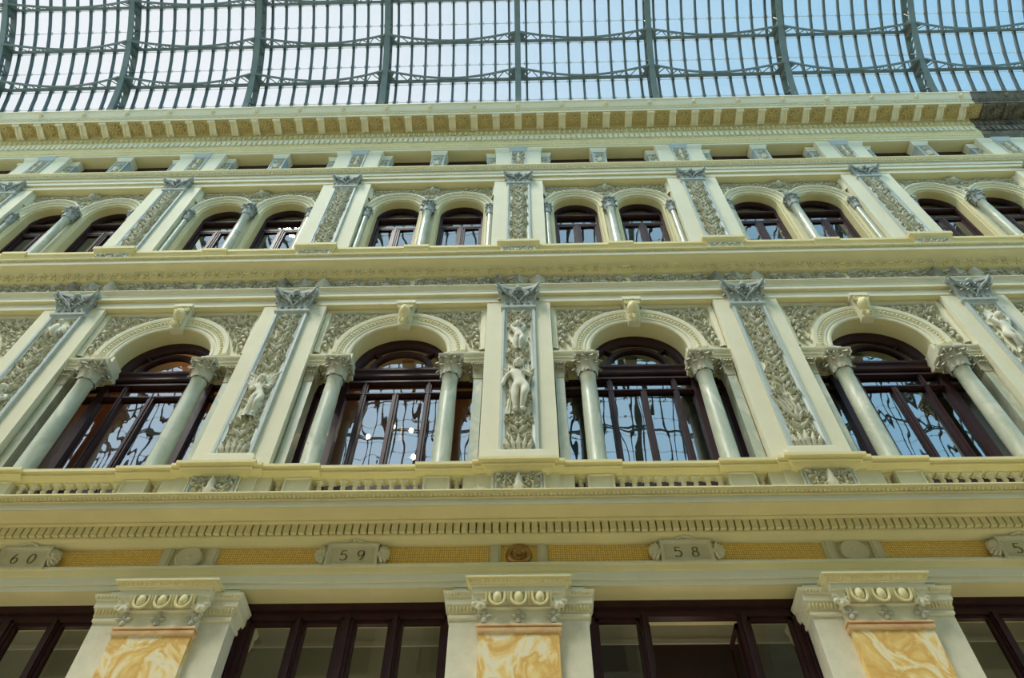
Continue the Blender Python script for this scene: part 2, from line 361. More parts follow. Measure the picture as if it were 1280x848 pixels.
# --- middle entablature
def entab():
    t = thing('carved_entablature', 'cream entablature with carved leaf frieze and broad cornice between the two arcades', 'entablature')
    prof('fascia', t, [(.012, 15.22), (.012, 15.44)], M['ivory']); 
    sb = MB(); sb.box(XW, XX, -.5, .006, 15.212, 15.3); sb.build('soffit_band', M['ochre'], t, smooth=0)
    prof('upper_fascia', t, [(.075, 15.45), (.075, 15.53), (.065, 15.535), (.065, 15.545), (.075, 15.55), (.075, 15.62)], M['ivory'])
    prof('band_soffit', t, [(.07, 15.44), (.07, 15.455)], M['ochre'])
    prof('cap_moulding', t, cyma(.08, 15.62, .13, 15.70, rev=True)+[(.14, 15.70), (.14, 15.72)], M['ivory'])
    prof('frieze', t, [(.02, 15.72), (.02, 16.15)], M['relief_ground'])
    prof('cove', t, [(.05, 16.13), (.06, 16.15)]+cyma(.06, 16.16, .355, 16.45)+[(.36, 16.46)], M['ochre'])
    prof('corona', t, [(.365, 16.46), (.375, 16.47), (.375, 16.575)], M['ivory'])
    prof('crown_moulding', t, cyma(.375, 16.58, .42, 16.65, rev=True)+[(.42, 16.67)], M['ochre'])
    beads('bead_moulding', t, -3.2*S, 3.2*S, .40, 16.61, .025, .06, M['ochre'])
    rng = random.Random(5); r = Rel(.02); W = S/2
    for sg in (-1, 1):
        for k in range(7):
            u = sg*(.18+.33*k); up = k % 2
            r.scroll(u, 15.94+(.02 if up else -.02), .155, (-pi/2 if up else pi/2), sg*(1 if up else -1), 1.3, .017, 5, .06)
            r.leaf(u-sg*.1, 15.94+(-.1 if up else .1), (0 if sg > 0 else pi)+(-.3 if up else .3), .24, .13, .065, 3)
    r.fill(lambda u, v: abs(u) < W and 15.76 < v < 16.12, (-W, W, 15.76, 16.12), .125, .09, .055, rng)
    for k in (-1, 0, 1): 
        r.leaf(-W+.0+k*.42+.0, 15.80, pi/2, .36, .34, .10, 3)
        r.leaf(W+k*.42 if k < 0 else W-.001, 15.80, pi/2, .36, .34, .10, 3)
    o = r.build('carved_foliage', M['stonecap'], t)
    q = Rel(0.); q.box(-W, W, -.05, -.02, -.08, .08)
    for k in range(18):
        u = -W+(k+.5)*S/18; q.scroll(u, 0, .085, (pi if k % 2 else 0), (1 if k % 2 else -1), 1.2, .013, 4, .03, 16)
    o2 = q.build('rinceau_moulding', M['ochre'], t)
    # laid on the slope of the cove
    o2.matrix_local = Matrix.Translation((0, -.205, 16.275)) @ Matrix.Rotation(atan2(.295, .29), 4, 'X')
    for b in bays(3):
        for ob in (o, o2):
            c = ob if b == -2.5 else ob.copy()
            if c is not ob: C.objects.link(c)
            c.location.x = b*S
entab()
# --- upper entablature
t = thing('upper_entablature', 'narrow cream banded entablature under the small attic openings', 'entablature')
prof('fascia', t, [(.012, 21.25), (.012, 21.43)], M['ivory'], x1=XE)
sb = MB(); sb.box(XW, XE-.01, -.5, .006, 21.242, 21.3); sb.build('soffit_band', M['ochre'], t, smooth=0)
prof('middle_fascia', t, [(.06, 21.44), (.06, 21.57)], M['ivory'], x1=XE); prof('band_soffit', t, [(.058, 21.43), (.058, 21.445)], M['ochre'], x1=XE)
prof('upper_fascia', t, [(.085, 21.58), (.085, 21.72)], M['ivory'], x1=XE)
prof('crown_moulding', t, cyma(.09, 21.72, .19, 21.88, rev=True)+[(.20, 21.88), (.20, 21.92)], M['ochre'], x1=XE)
beads('bead_moulding', t, -3.6*S, XE, .14, 21.80, .045, .085, M['ivory'], .3, .7)
t2 = thing('stone_corner_block', 'weathered stretch of banded stonework past the end of the cleaned entablature', 'masonry')
prof('block', t2, [(.03, 21.25), (.03, 21.45), (.09, 21.5), (.09, 21.72), (.16, 21.86), (.16, 21.92)], M['grime'], x0=XE+.02, x1=XR)
# --- top cornice
def bracket():
    m = MB(); pts = []
    for i in range(13):                                     # S-shaped underside from the wall to the corona
        q = i/12; pts.append((.19+.50*q, 24.58-(.085-.03*q+.03*sin(2*pi*q))))
    for x0, x1, d in ((-.10, -.045, 0), (.045, .10, 0), (-.045, .045, .018)):
        m.extr([(.19, 24.575)]+[(p, z+d) for p, z in pts]+[(.69, 24.575)], x0, x1)
    m.tube([(-.11, .64, 24.52), (.11, .64, 24.52)], .04, 8); m.tube([(-.11, .24, 24.50), (.11, .24, 24.50)], .022, 8)
    return m
def rosette_mesh():
    r = Rel(0.); 
    for k in range(8): r.leaf(.02*cos(k*pi/4), .02*sin(k*pi/4), k*pi/4, .15, .11, .045, 2, 6)
    r.flower(0, 0, .08, .07, 5); return r
def lion():
    m = MB()
    def g(d):
        x, y, z = d; k = 1.
        for a, b, c, h, w in ((0, .9, -.2, .35, .12), (.35, .75, .35, -.12, .05), (-.35, .75, .35, -.12, .05), (0, .8, -.6, -.15, .04)): k += h*math.exp(-((x-a)**2+(y-b)**2+(z-c)**2)/w)
        return k*(1+.07*sin(9*atan2(z, x))*(1 if y < .6 else 0))
    m.ell((0, 0, 0), (.068, .068, .068), 16, 10, g); return m
def topc(name, label, x0, x1, mi, mo, mc, bx, lx):
    t = thing(name, label, 'cornice')
    prof('architrave_fillet', t, [(.03, 23.44), (.03, 23.52)], mi, x0, x1)
    prof('bed_moulding', t, [(.04, 23.52)]+cyma(.04, 23.53, .12, 23.74)+[(.13, 23.76)], mo, x0, x1)
    beads('bead_moulding', t, max(x0, -4.2*S), min(x1, 4.2*S), .075, 23.63, .03, .07, mo)
    prof('dentil_ground', t, [(.12, 23.76), (.12, 24.14)], mo, x0, x1)
    k0 = math.ceil(max(x0, -4.2*S)/.155); k1 = math.floor(min(x1, 4.2*S)/.155)
    dentils('dentil_moulding', t, k0*.155, k1*.155, .1, .175, 23.83, 24.07, .155, .68, mi)
    prof('egg_band', t, cyma(.14, 24.12, .19, 24.52), mo, x0, x1)
    eg = MB(); eg.box(max(x0, -4.2*S), min(x1, 4.2*S), .08, .13, 24.2, 24.4); n = int((min(x1, 4.2*S)-max(x0, -4.2*S))/.155)
    for i in range(n):
        x = max(x0, -4.2*S)+(i+.5)*.155; eg.ell((x, .17, 24.33), (.045, .05, .12), 8, 6); eg.box(x+.07, x+.085, .15, .20, 24.18, 24.47)
    eg.build('egg_moulding', mo, t)
    prof('soffit_slab', t, [(.2, 24.52), (.2, 24.57), (.70, 24.57), (.70, 24.62)], mo, x0, x1, back=-.2)
    prof('corona', t, [(.69, 24.54), (.71, 24.54), (.71, 24.64)], mi, x0, x1, back=.69)
    prof('bead_fillet', t, [(.72, 24.64), (.72, 24.73), (.735, 24.73), (.735, 24.75)], mo, x0, x1)
    dentils('bead_course_moulding', t, max(x0, -4.2*S), min(x1, 4.2*S), .7, .74, 24.655, 24.72, .08, .55, mi)
    prof('crown_moulding', t, cyma(.735, 24.75, .89, 24.97)+[(.90, 24.97), (.90, 25.01)], mi, x0, x1)
    bm_ = bracket(); b0 = None; ro = rosette_mesh(); r0 = None; li = lion(); l0 = None; co0 = None
    cf = MB(); cf.box(-.215, .215, .235, .685, 24.558, 24.575)
    for x in bx:
        if b0 is None: b0 = bm_.build('bracket', mi, t); b = b0
        else: b = b0.copy(); C.objects.link(b)
        b.location.x = x
    for x in [q+S/14 for q in bx]:
        if r0 is None:
            r0 = ro.build('rosette', mc, t); r0.rotation_euler.x = R(90); r = r0; co0 = cf.build('coffer', mc, t); c = co0
        else: r = r0.copy(); C.objects.link(r); c = co0.copy(); C.objects.link(c)
        r.location = (x, -.46, 24.556); c.location.x = x
    for x in lx:
        if l0 is None: l0 = li.build('lion_head', mi, t); q = l0
        else: q = l0.copy(); C.objects.link(q)
        q.location = (x, -.83, 24.85)
    return t
NB = 28
topc('bracketed_cornice', 'cleaned cream top cornice on scroll brackets below the glass roof', XL, XD, M['ivory'], M['ochre'], M['coffer'],
     [k*S/7 for k in range(-28, 21)], [k*S*2/7 for k in range(-14, 11)])
topc('grimy_cornice', 'black-stained unrestored end of the top bracketed cornice', XD, XR, M['grime'], M['grime'], M['grime'], [k*S/7 for k in range(21, 30)], [k*S*2/7 for k in range(11, 15)])
# ------------------------------------------------------------------ capitals, figures, carvings
def bigleaf(mb, base, d, side, L, W, out, n=7):             # acanthus leaf standing up from base, curling outward along d
    vs = []
    for i in range(n+1):
        q = i/n; up = L*(sin(min(q, .8)/.8*pi/2)-.0)-(max(0, q-.8)*L*.9); o = out*(q**2.2)*1.1
        w_ = W/2*(sin(pi*min(.97, .22+q*.76))**.6)*(1+.24*sin(q*20))
        for j in range(-2, 3):
            e = j/2; cup = (1-abs(e))*.26*W
            P = Vector(base)+Vector(side)*(e*w_)+Vector((0, 0, up-.06*L*e*e))+Vector(d)*(o+cup-(.05*W if j == 0 else 0)); vs.append(tuple(P))
    mb.add(vs, [(i*5+j, i*5+j+1, i*5+j+6, i*5+j+5) for i in range(n) for j in range(4)])
def volute(mb, c, d, r, w_, sg=1, turns=1.6):               # spiral scroll in the vertical plane of d
    d = Vector(d); pts = []
    for i in range(22):
        q = i/21; rr = r*(1-.82*q); a = pi/2-sg*turns*2*pi*q+pi
        pts.append(tuple(Vector(c)+d*(rr*cos(a))+Vector((0, 0, rr*sin(a)))))
    mb.tube(pts, [w_*(1-.5*i/21) for i in range(22)], 6)
def round_capital(par, z, h, r0, r1, m, axis_p=0., nm='capital'):
    bell = MB(); bell.lathe([(r0*1.06, 0), (r0*1.10, .02*h/.5), (r0*.98, .05*h), (r0*.92, .1*h), (r0*.95, .5*h), (r1*.88, .88*h)], 0, axis_p, 16)
    o = bell.build(nm, m, par, loc=(0, 0, z))
    lf = MB()
    for k in range(8):
        a = k*pi/4; d = (cos(a), sin(a), 0); sd = (-sin(a), cos(a), 0)
        bigleaf(lf, (r0*1.10*cos(a), axis_p+r0*1.10*sin(a), .04*h), d, sd, .46*h, r0*1.0, r0*.66)
        a += pi/8; d = (cos(a), sin(a), 0); sd = (-sin(a), cos(a), 0)
        bigleaf(lf, (r0*1.06*cos(a), axis_p+r0*1.06*sin(a), .10*h), d, sd, .70*h, r0*.95, r0*.90)
    for k in range(4):
        a = pi/4+k*pi/2; d = (cos(a), sin(a), 0); c = (r1*1.12*cos(a), axis_p+r1*1.12*sin(a), .78*h)
        volute(lf, c, d, .16*h, .04*h)
        lf.tube([(r0*1.0*cos(a), axis_p+r0*1.0*sin(a), .45*h), (r1*.95*cos(a), axis_p+r1*.95*sin(a), .75*h), (r1*1.12*cos(a), axis_p+r1*1.12*sin(a), .90*h)], [.02*h, .035*h, .03*h], 6)
        b = k*pi/2; lf.ell((r1*.98*cos(b), axis_p+r1*.98*sin(b), .90*h), (.07*h,)*3, 8, 6)
    lf.build('acanthus_leaves', m, o)
    ab = MB(); n = 32; vs = []
    for zz, k in ((.86, .93), (.90, 1.), (1., 1.02)):
        for i in range(n):
            a = 2*pi*i/n+pi/4; q = abs(((i/n*4) % 1)-.5)*2; rr = r1*k*(1.0+.42*q**2.2)
            vs.append((rr*cos(a), axis_p+rr*sin(a), zz*h))
    ab.add(vs, [(k*n+i, k*n+(i+1) % n, (k+1)*n+(i+1) % n, (k+1)*n+i) for k in range(2) for i in range(n)]+[tuple(range(2*n, 3*n)), tuple(range(n))[::-1]])
    ab.build('abacus', m, o)
    return o
def flat_capital(par, z, h, hw, HW, m, front=.06, out=.16):  # pilaster capital: horned corners and crossed stalks
    b = MB(); b.taper(-hw, hw, -HW*.86, HW*.86, -.05, front, front+out*.5, 0, h*.9)
    o = b.build('capital', m, par, loc=(0, 0, z))
    lf = MB(); F = front
    for k in range(5):
        x = (-1+k/2)*hw*.86; bigleaf(lf, (x, F, .01*h), (0, 1, 0), (1, 0, 0), .40*h, hw*.46, out*.55)
    for k in range(4):
        x = (-.75+k*.5)*hw; bigleaf(lf, (x, F+.01, .12*h), (0, 1, 0), (1, 0, 0), .58*h, hw*.40, out*.7)
    for sg in (-1, 1):
        lf.tube([(sg*-.10*hw, F+.03, .08*h), (sg*.30*hw, F+.06, .40*h), (sg*.80*HW, F+out*.75, .78*h), (sg*1.02*HW, F+out*1.05, 1.0*h)], [.025*h, .045*h, .06*h, .05*h], 7)
        lf.tube([(sg*.92*hw, F*.5, .1*h), (sg*HW*.9, F+out*.5, .6*h), (sg*1.02*HW, F+out*1.0, .98*h)], [.03*h, .05*h, .05*h], 6)
        volute(lf, (sg*HW*.95, F+out*.85, .76*h), (sg*.75, .6, 0), .17*h, .035*h)
        volute(lf, (sg*hw*.30, F+out*.55, .66*h), (sg, .1, 0), .11*h, .025*h)
        bigleaf(lf, (sg*hw*1.0, .0, .05*h), (sg, .3, 0), (0, 1, 0), .6*h, .12, out*.6)
    lf.ell((0, F+out*.7, .82*h), (.12*h, .1*h, .13*h), 10, 7); lf.build('acanthus_leaves', m, o)
    ab = MB(); n = 12; lo = []
    for zz in (.86, .93, .95, 1.):
        e = 1.0 if zz > .9 else .93
        row = [(-HW*e, -.05, zz*h)]
        for i in range(n+1):
            x = -1+2*i/n; row.append((x*HW*e, F+out*(.45+.55*x*x)*e, zz*h+.10*h*max(0, abs(x)-.6)))
        row.append((HW*e, -.05, zz*h)); lo += row
    k = n+3
    ab.add(lo, [(j*k+i, j*k+(i+1) % k, (j+1)*k+(i+1) % k, (j+1)*k+i) for j in range(3) for i in range(k)]+[tuple(range(3*k, 4*k)), tuple(range(k))[::-1]])
    ab.build('abacus', m, o)
    return o
def figure(name, joints, edges, par, m, loc, scale=1., root='pelvis', flip=1, head=1.):
    keys = list(joints); me = bpy.data.meshes.new(name)
    me.from_pydata([(flip*joints[k][0]*scale, -joints[k][1]*scale, joints[k][2]*scale) for k in keys], [(keys.index(a), keys.index(b)) for a, b in edges], [])
    o = bpy.data.objects.new(name, me); C.objects.link(o)
    md = o.modifiers.new('skin', 'SKIN'); md.use_smooth_shade = True
    for i, k in enumerate(keys):
        q = me.skin_vertices[0].data[i]; r = joints[k][3]*scale; q.radius = (r, r); q.use_root = (k == root)
    sb = o.modifiers.new('sub', 'SUBSURF'); sb.levels = 2; sb.render_levels = 2
    dg = bpy.context.evaluated_depsgraph_get(); dg.update()
    nm = bpy.data.meshes.new_from_object(o.evaluated_get(dg)); o.modifiers.clear()
    hd = joints['head']; c = (flip*hd[0]*scale, hd[1]*scale, hd[2]*scale); k = scale*head
    def face(d):
        x, y, z = d; e = 1.
        for a_, b_, q_, h_, w_ in ((0, 1, -.05, .24, .025), (0, .95, .26, .07, .06), (.30, .88, .08, -.11, .025), (-.30, .88, .08, -.11, .025), (0, .93, -.33, .05, .012), (0, .92, -.43, -.05, .008), (0, .8, -.62, .12, .06)):
            e += h_*math.exp(-((x-a_)**2+(y-b_)**2+(z-q_)**2)/w_)
        return e
    m2 = MB(); m2.ell(c, (.058*k, .068*k, .080*k), 26, 20, face)
    for sg in (-1, 1): m2.ell((c[0]+sg*.058*k, c[1]-.005*k, c[2]-.005*k), (.010*k, .016*k, .022*k), 8, 6)
    bm = bmesh.new(); bm.from_mesh(nm); hm = bpy.data.meshes.new('head'); hm.from_pydata(m2.v, [], m2.f); bm.from_mesh(hm); bmesh.ops.remove_doubles(bm, verts=bm.verts, dist=1e-5); bmesh.ops.recalc_face_normals(bm, faces=bm.faces); bm.to_mesh(nm); bm.free()
    o.data = n2 = nm
    n2.materials.clear(); n2.materials.append(m); n2.shade_smooth()
    o.parent = par; o.location = (loc[0], -loc[1], loc[2])
    hr = MB(); hr.ell((c[0], c[1]-.018*k, c[2]+.018*k), (.064*k, .062*k, .076*k), 20, 12, lambda d: 1+.06*sin(11*atan2(d[0], d[2]+.01)+5*d[1]))
    hr.ell((c[0], c[1]-.03*k, c[2]+.085*k), (.03*k, .03*k, .028*k), 10, 8)
    for sg in (-1, 1): hr.tube([(c[0]+sg*.05*k, c[1], c[2]+.02*k), (c[0]+sg*.066*k, c[1]-.01*k, c[2]-.03*k), (c[0]+sg*.07*k, c[1]-.02*k, c[2]-.10*k)], [.022*k, .02*k, .008*k], 7)
    hr.build('carved_hair', m, o, 60); return o
def body(sit=0, arms='up', stance=1):                       # joints for a figure one unit tall, feet at 0
    j = {'pelvis': (0.02, .05, .50, .085), 'waist': (0, .05, .60, .068), 'chest': (-.02, .06, .71, .088), 'neck': (-.02, .07, .815, .042), 'chin': (-.015, .085, .86, .040), 'head': (-.01, .115, .925, .040),
         'lsh': (-.12, .05, .775, .042), 'rsh': (.09, .05, .785, .042),
         'lhip': (-.055, .05, .46, .072), 'rhip': (.085, .06, .46, .072),
         'lkn': (-.06, .07, .26, .050), 'rkn': (.06, .13, .28, .050), 'lan': (-.05, .05, .045, .028), 'ran': (.03, .05, .06, .028), 'ltoe': (-.06, .10, .01, .026), 'rtoe': (.06, .10, .015, .026)}
    e = [('pelvis', 'waist'), ('waist', 'chest'), ('chest', 'neck'), ('neck', 'chin'), ('chin', 'head'), ('chest', 'lsh'), ('chest', 'rsh'), ('pelvis', 'lhip'), ('pelvis', 'rhip'), ('lhip', 'lkn'), ('rhip', 'rkn'), ('lkn', 'lan'), ('rkn', 'ran'), ('lan', 'ltoe'), ('ran', 'rtoe')]
    A = {'up': ((-.17, .06, .90), (-.10, .06, 1.02), (.16, .06, .90), (.06, .06, 1.0)),
         'veil': ((-.19, .05, .66), (-.22, .06, .52), (.15, .07, .70), (.02, .13, .73)),
         'hold': ((-.16, .08, .66), (-.04, .14, .62), (.15, .08, .68), (.05, .14, .70))}[arms]
    for s_, (el, ha) in (('l', A[:2]), ('r', A[2:])):
        j[s_+'el'] = (*el, .033); j[s_+'ha'] = (*ha, .026); e += [(s_+'sh', s_+'el'), (s_+'el', s_+'ha')]
    return j, e
def candelabra(rng, hw, z0, z1, g, skip=(), unit=.62, base=True):
    r = Rel(g); n = max(1, round((z1-z0-(.45 if base else 0))/unit)); zb = z0+(.45 if base else 0); u = (z1-zb)/n
    taken = [(0, (a+b)/2, 0) for a, b in skip]
    def free(z): return all(not (a < z < b) for a, b in skip)
    if base:
        for k in range(5): r.leaf((k-2)*hw*.30, z0+.03, pi/2-(k-2)*.16, .40-.05*abs(k-2), hw*.50, .085, 3)
        r.box(-hw, hw, g-.01, g+.07, z0-.03, z0+.025)
        for sg in (-1, 1): r.scroll(sg*hw*.62, z0+.16, hw*.36, pi/2, -sg, 1.3, .02, 4, .07); r.scroll(sg*hw*.55, z0+.36, hw*.34, -pi/2, sg, 1.2, .018, 4, .06)
    for k in range(n):
        c = zb+(k+.5)*u
        if free(c):
            for sg in (-1, 1):
                r.scroll(sg*hw*.54, c+.10*u, hw*.42, -pi/2, sg*rng.choice((1, 1, -1)), 1.3, .016, 5, .065)
                r.leaf(0, c-.42*u, pi/2-sg*.55, hw*1.05, hw*.42, .07, 3, 8, -.2*sg)
                r.leaf(sg*.03, c+.36*u, pi/2-sg*.9, hw*.8, hw*.34, .06, 3, 8, .25*sg)
            kind = rng.choice('vfl')
            if kind == 'v': r.ell((0, g, c), (hw*.20, .06, u*.20), 10, 8, lambda d: 1-.35*abs(d[2]))
            elif kind == 'f': r.flower(0, c, hw*.42, .075, 6)
            else:
                for q in (-.5, 0, .5): r.leaf(0, c-.1*u, pi/2+q, u*.42, hw*.38, .075, 3)
            r.stem([(0, c-u*.5), (.01, c-u*.2), (0, c+u*.5)], .016, .014, .8)
    r.fill(lambda a, b: abs(a) < hw*.97 and z0+.02 < b < z1-.01 and (free(b) or abs(a) > hw*.62), (-hw, hw, z0, z1), .092, .09, .056, rng, lambda a, b: pi/2+(-.9 if a > 0 else .9))
    return r
def frame(mb, x0, x1, z0, z1, w_, p0, p1, bottom=True):     # picture-frame moulding with an inner bevel
    a = [(x0, z0), (x1, z0), (x1, z1), (x0, z1)]; s = []
    for d, p in ((0, p0), (0, p1), (w_*.45, p1), (w_*.6, p1-.018), (w_, p1-.03), (w_, p0)):
        s += [(x0+d, p, z0+d), (x1-d, p, z0+d), (x1-d, p, z1-d), (x0+d, p, z1-d)]
    mb.add(s, [(k*4+i, k*4+(i+1) % 4, (k+1)*4+(i+1) % 4, (k+1)*4+i) for k in range(5) for i in range(4)])
# ------------------------------------------------------------------ main-order pilasters
FIG = {0: 'a nude standing woman under a small boy', -1: 'a robed winged figure', -2: 'a perched bird above a crouched figure', 1: 'a single large wing above acanthus', 2: 'a leaping pale figure', -3: 'scrolls only', 3: 'scrolls and roses'}
cap_src = None
for i in range(-3, 4):
    t = thing('pilaster', f'tall blue-edged carved pilaster with {FIG[i]}', 'pilaster', (i*S, 0, 9.41), 'carved pilasters of the lower arcade')
    B = -9.41
    m = MB(); frame(m, -.325, .325, 10.60+B, 14.90+B, .10, -.02, .07); m.build('panel_frame', M['bluestone'], t)
    m = MB(); m.box(-.24, .24, -.05, .004, 10.65+B, 14.86+B); m.build('panel_ground', M['relief_ground'], t)
    rng = random.Random(100+i)
    skip = {0: [(11.62, 13.1), (13.5, 14.42)], -1: [(11.7, 12.75)], -2: [(14.1, 14.72), (11.5, 12.6)], 1: [(11.55, 12.05)], 2: [(13.2, 14.5)]}.get(i, [])
    r = candelabra(rng, .222, 10.72, 14.80, .004, skip)
    if i == 1: 
        for k in range(5): r.leaf(-.10+.05*k, 11.56, pi/2+.20-.09*k, .50-.06*k, .085, .07, 2, 9, .22)
        for k in range(3): r.leaf(-.13, 11.60+.1*k, .5+.2*k, .16, .09, .06, 3)
    if i in (0, -1):
        for k in range(4):
            for sg in (-1, 1): r.leaf(sg*.10, 12.35+.14*k, pi/2-sg*(.55+.2*k), .25, .12, .06, 2, 7, .2*sg)
    r.v = [(a, b, c+B) for a, b, c in r.v]
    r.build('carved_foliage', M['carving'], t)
    def dr(z0, z1, w0, w1, x=0, n=11, p=.05):                # hanging folded cloth
        m = MB(); vs = []
        for q in range(9):
            for k in range(n):
                e = k/(n-1)*2-1; ww = w0+(w1-w0)*q/8
                vs.append((x+e*ww+.02*sin(q*.6), .02+p*(1-e*e)+.022*sin(k*2.4+q*.3), z1+(z0-z1)*q/8+B))
        m.add(vs, [(q*n+k, q*n+k+1, (q+1)*n+k+1, (q+1)*n+k) for q in range(8) for k in range(n-1)]); return m.build('carved_drapery', M['figure'], t)
    if i == 0:
        j, e = body(arms='veil'); figure('carved_figure', j, e, t, M['figure'], (.015, .02, 11.68+B), 1.36, head=.88)
        dr(11.66, 12.55, .05, .12, -.13); dr(12.3, 13.05, .10, .03, .16, p=.03)
        j, e = body(arms='up')
        j = {k: (v[0], v[1], v[2], v[3]*1.22) for k, v in j.items()}; figure('carved_child', j, e, t, M['figure'], (.0, .015, 13.50+B), .84, head=1.25)
    elif i == -1:
        j, e = body(arms='hold'); figure('carved_figure', j, e, t, M['figure'], (.03, .01, 11.72+B), 1.02); dr(11.68, 12.35, .11, .17, .02, p=.10)
        w2 = MB(); 
        q = Rel(.01); [q.leaf(sg*.06, 12.45+B, pi/2-sg*(.25+.28*k), .40-.05*k, .11, .06, 2, 8, .2*sg) for sg in (-1, 1) for k in range(4)]; q.build('carved_wing', M['figure'], t)
    elif i == -2:
        j, e = body(arms='hold'); figure('carved_figure', j, e, t, M['figure'], (.0, .01, 11.52+B), 1.05, flip=-1); dr(11.5, 12.0, .12, .18, 0, p=.09)
        q = Rel(.01); q.ell((0, .06, 14.40+B), (.09, .09, .20), 12, 9); q.ell((.03, .10, 14.63+B), (.05, .06, .06), 10, 7)
        [q.leaf(sg*.05, 14.50+B, -pi/2+sg*(.25+.25*k), .36-.04*k, .10, .09, 2, 8, -.15*sg) for sg in (-1, 1) for k in range(3)]; q.build('carved_bird', M['figure'], t)
    elif i == 2:
        j, e = body(arms='up'); figure('carved_figure', j, e, t, M['figure'], (.02, .015, 13.22+B), 1.12, flip=-1); dr(13.2, 13.7, .08, .16, .06, p=.05)
    m = MB(); m.mould([(-.02, 14.89+B), (.03, 14.90+B), (.035, 14.955+B), (.0, 14.975+B)], 0, .325, .07, -.02); m.build('neck_moulding', M['bluestone'], t)
    flat_capital(t, 14.96+B, .60, .30, .42, M['greycap'], .07, .17)
    m = MB(); m.mould([(.10, 10.30+B), (.10, 10.66+B), (.075, 10.67+B), (.075, 10.70+B), (.055, 10.71+B), (.05, 10.745+B), (.0, 10.76+B)], 0, .335, .06, -.02); m.build('plinth', M['ivory'], t)
    m = MB(); m.box(-.40, .40, -.5, .205, 0, .76); frame(m, -.40, .40, .03, .745, .05, .19, .222); m.build('pedestal', M['ivory'], t)
    m = MB(); frame(m, -.35, .35, .05, .74, .055, .19, .235); m.build('pedestal_frame', M['bluestone'], t)
    q = Rel(.205); rng = random.Random(300+i)
    for sg in (-1, 1):
        q.scroll(sg*.17, .60, .12, pi/2, -sg, 1.3, .016, 5, .055); q.scroll(sg*.17, .28, .12, -pi/2, sg, 1.3, .016, 5, .055)
    q.leaf(0, .12, pi/2, .56, .20, .08, 3); q.boss(0, .62, .05, .07)
    q.fill(lambda a, b: abs(a) < .285 and .11 < b < .69, (-.29, .29, .1, .7), .072, .08, .045, rng)
    q.build('pedestal_foliage', M['carving'], t)
    m = MB(); m.mould([(.0, .70), (.03, .71), (.07, .735), (.10, .775), (.105, .785), (.135, .785), (.135, .825), (.15, .83), (.15, .84), (.19, .84), (.19, .895)], 0, .42, .205, -.3); m.build('ledge', M['ochre'], t, smooth=18)
# ------------------------------------------------------------------ main-order bays
def bal_mesh(h):
    m = MB(); m.lathe([(0, 0), (.055, 0), (.055, .06*h), (.04, .08*h), (.045, .13*h), (.028, .17*h), (.034, .24*h), (.058, .36*h), (.062, .44*h), (.05, .55*h), (.03, .70*h), (.025, .76*h), (.04, .79*h), (.04, .83*h), (.028, .85*h), (.05, .93*h), (.058, 1.*h)], 0, 0, 12)
    m.box(-.06, .06, -.06, .06, -.001, .055*h); m.box(-.062, .062, -.062, .062, .95*h, h); return m
def mask(mb, c, s):                                          # carved grotesque head
    def g(d):
        x, y, z = d; k = 1.
        for a, b, q, h, w_ in ((0, 1, -.05, .30, .03), (0, .95, .28, .10, .08), (.33, .85, .10, -.16, .03), (-.33, .85, .10, -.16, .03), (0, .9, -.36, -.12, .015), (0, .85, -.55, .14, .06), (.45, .75, -.2, .12, .08), (-.45, .75, -.2, .12, .08)):
            k += h*math.exp(-((x-a)**2+(y-b)**2+(z-q)**2)/w_)
        return k
    mb.ell(c, (s*.62, s*.75, s), 22, 16, g)
key0 = None
b0 = {}
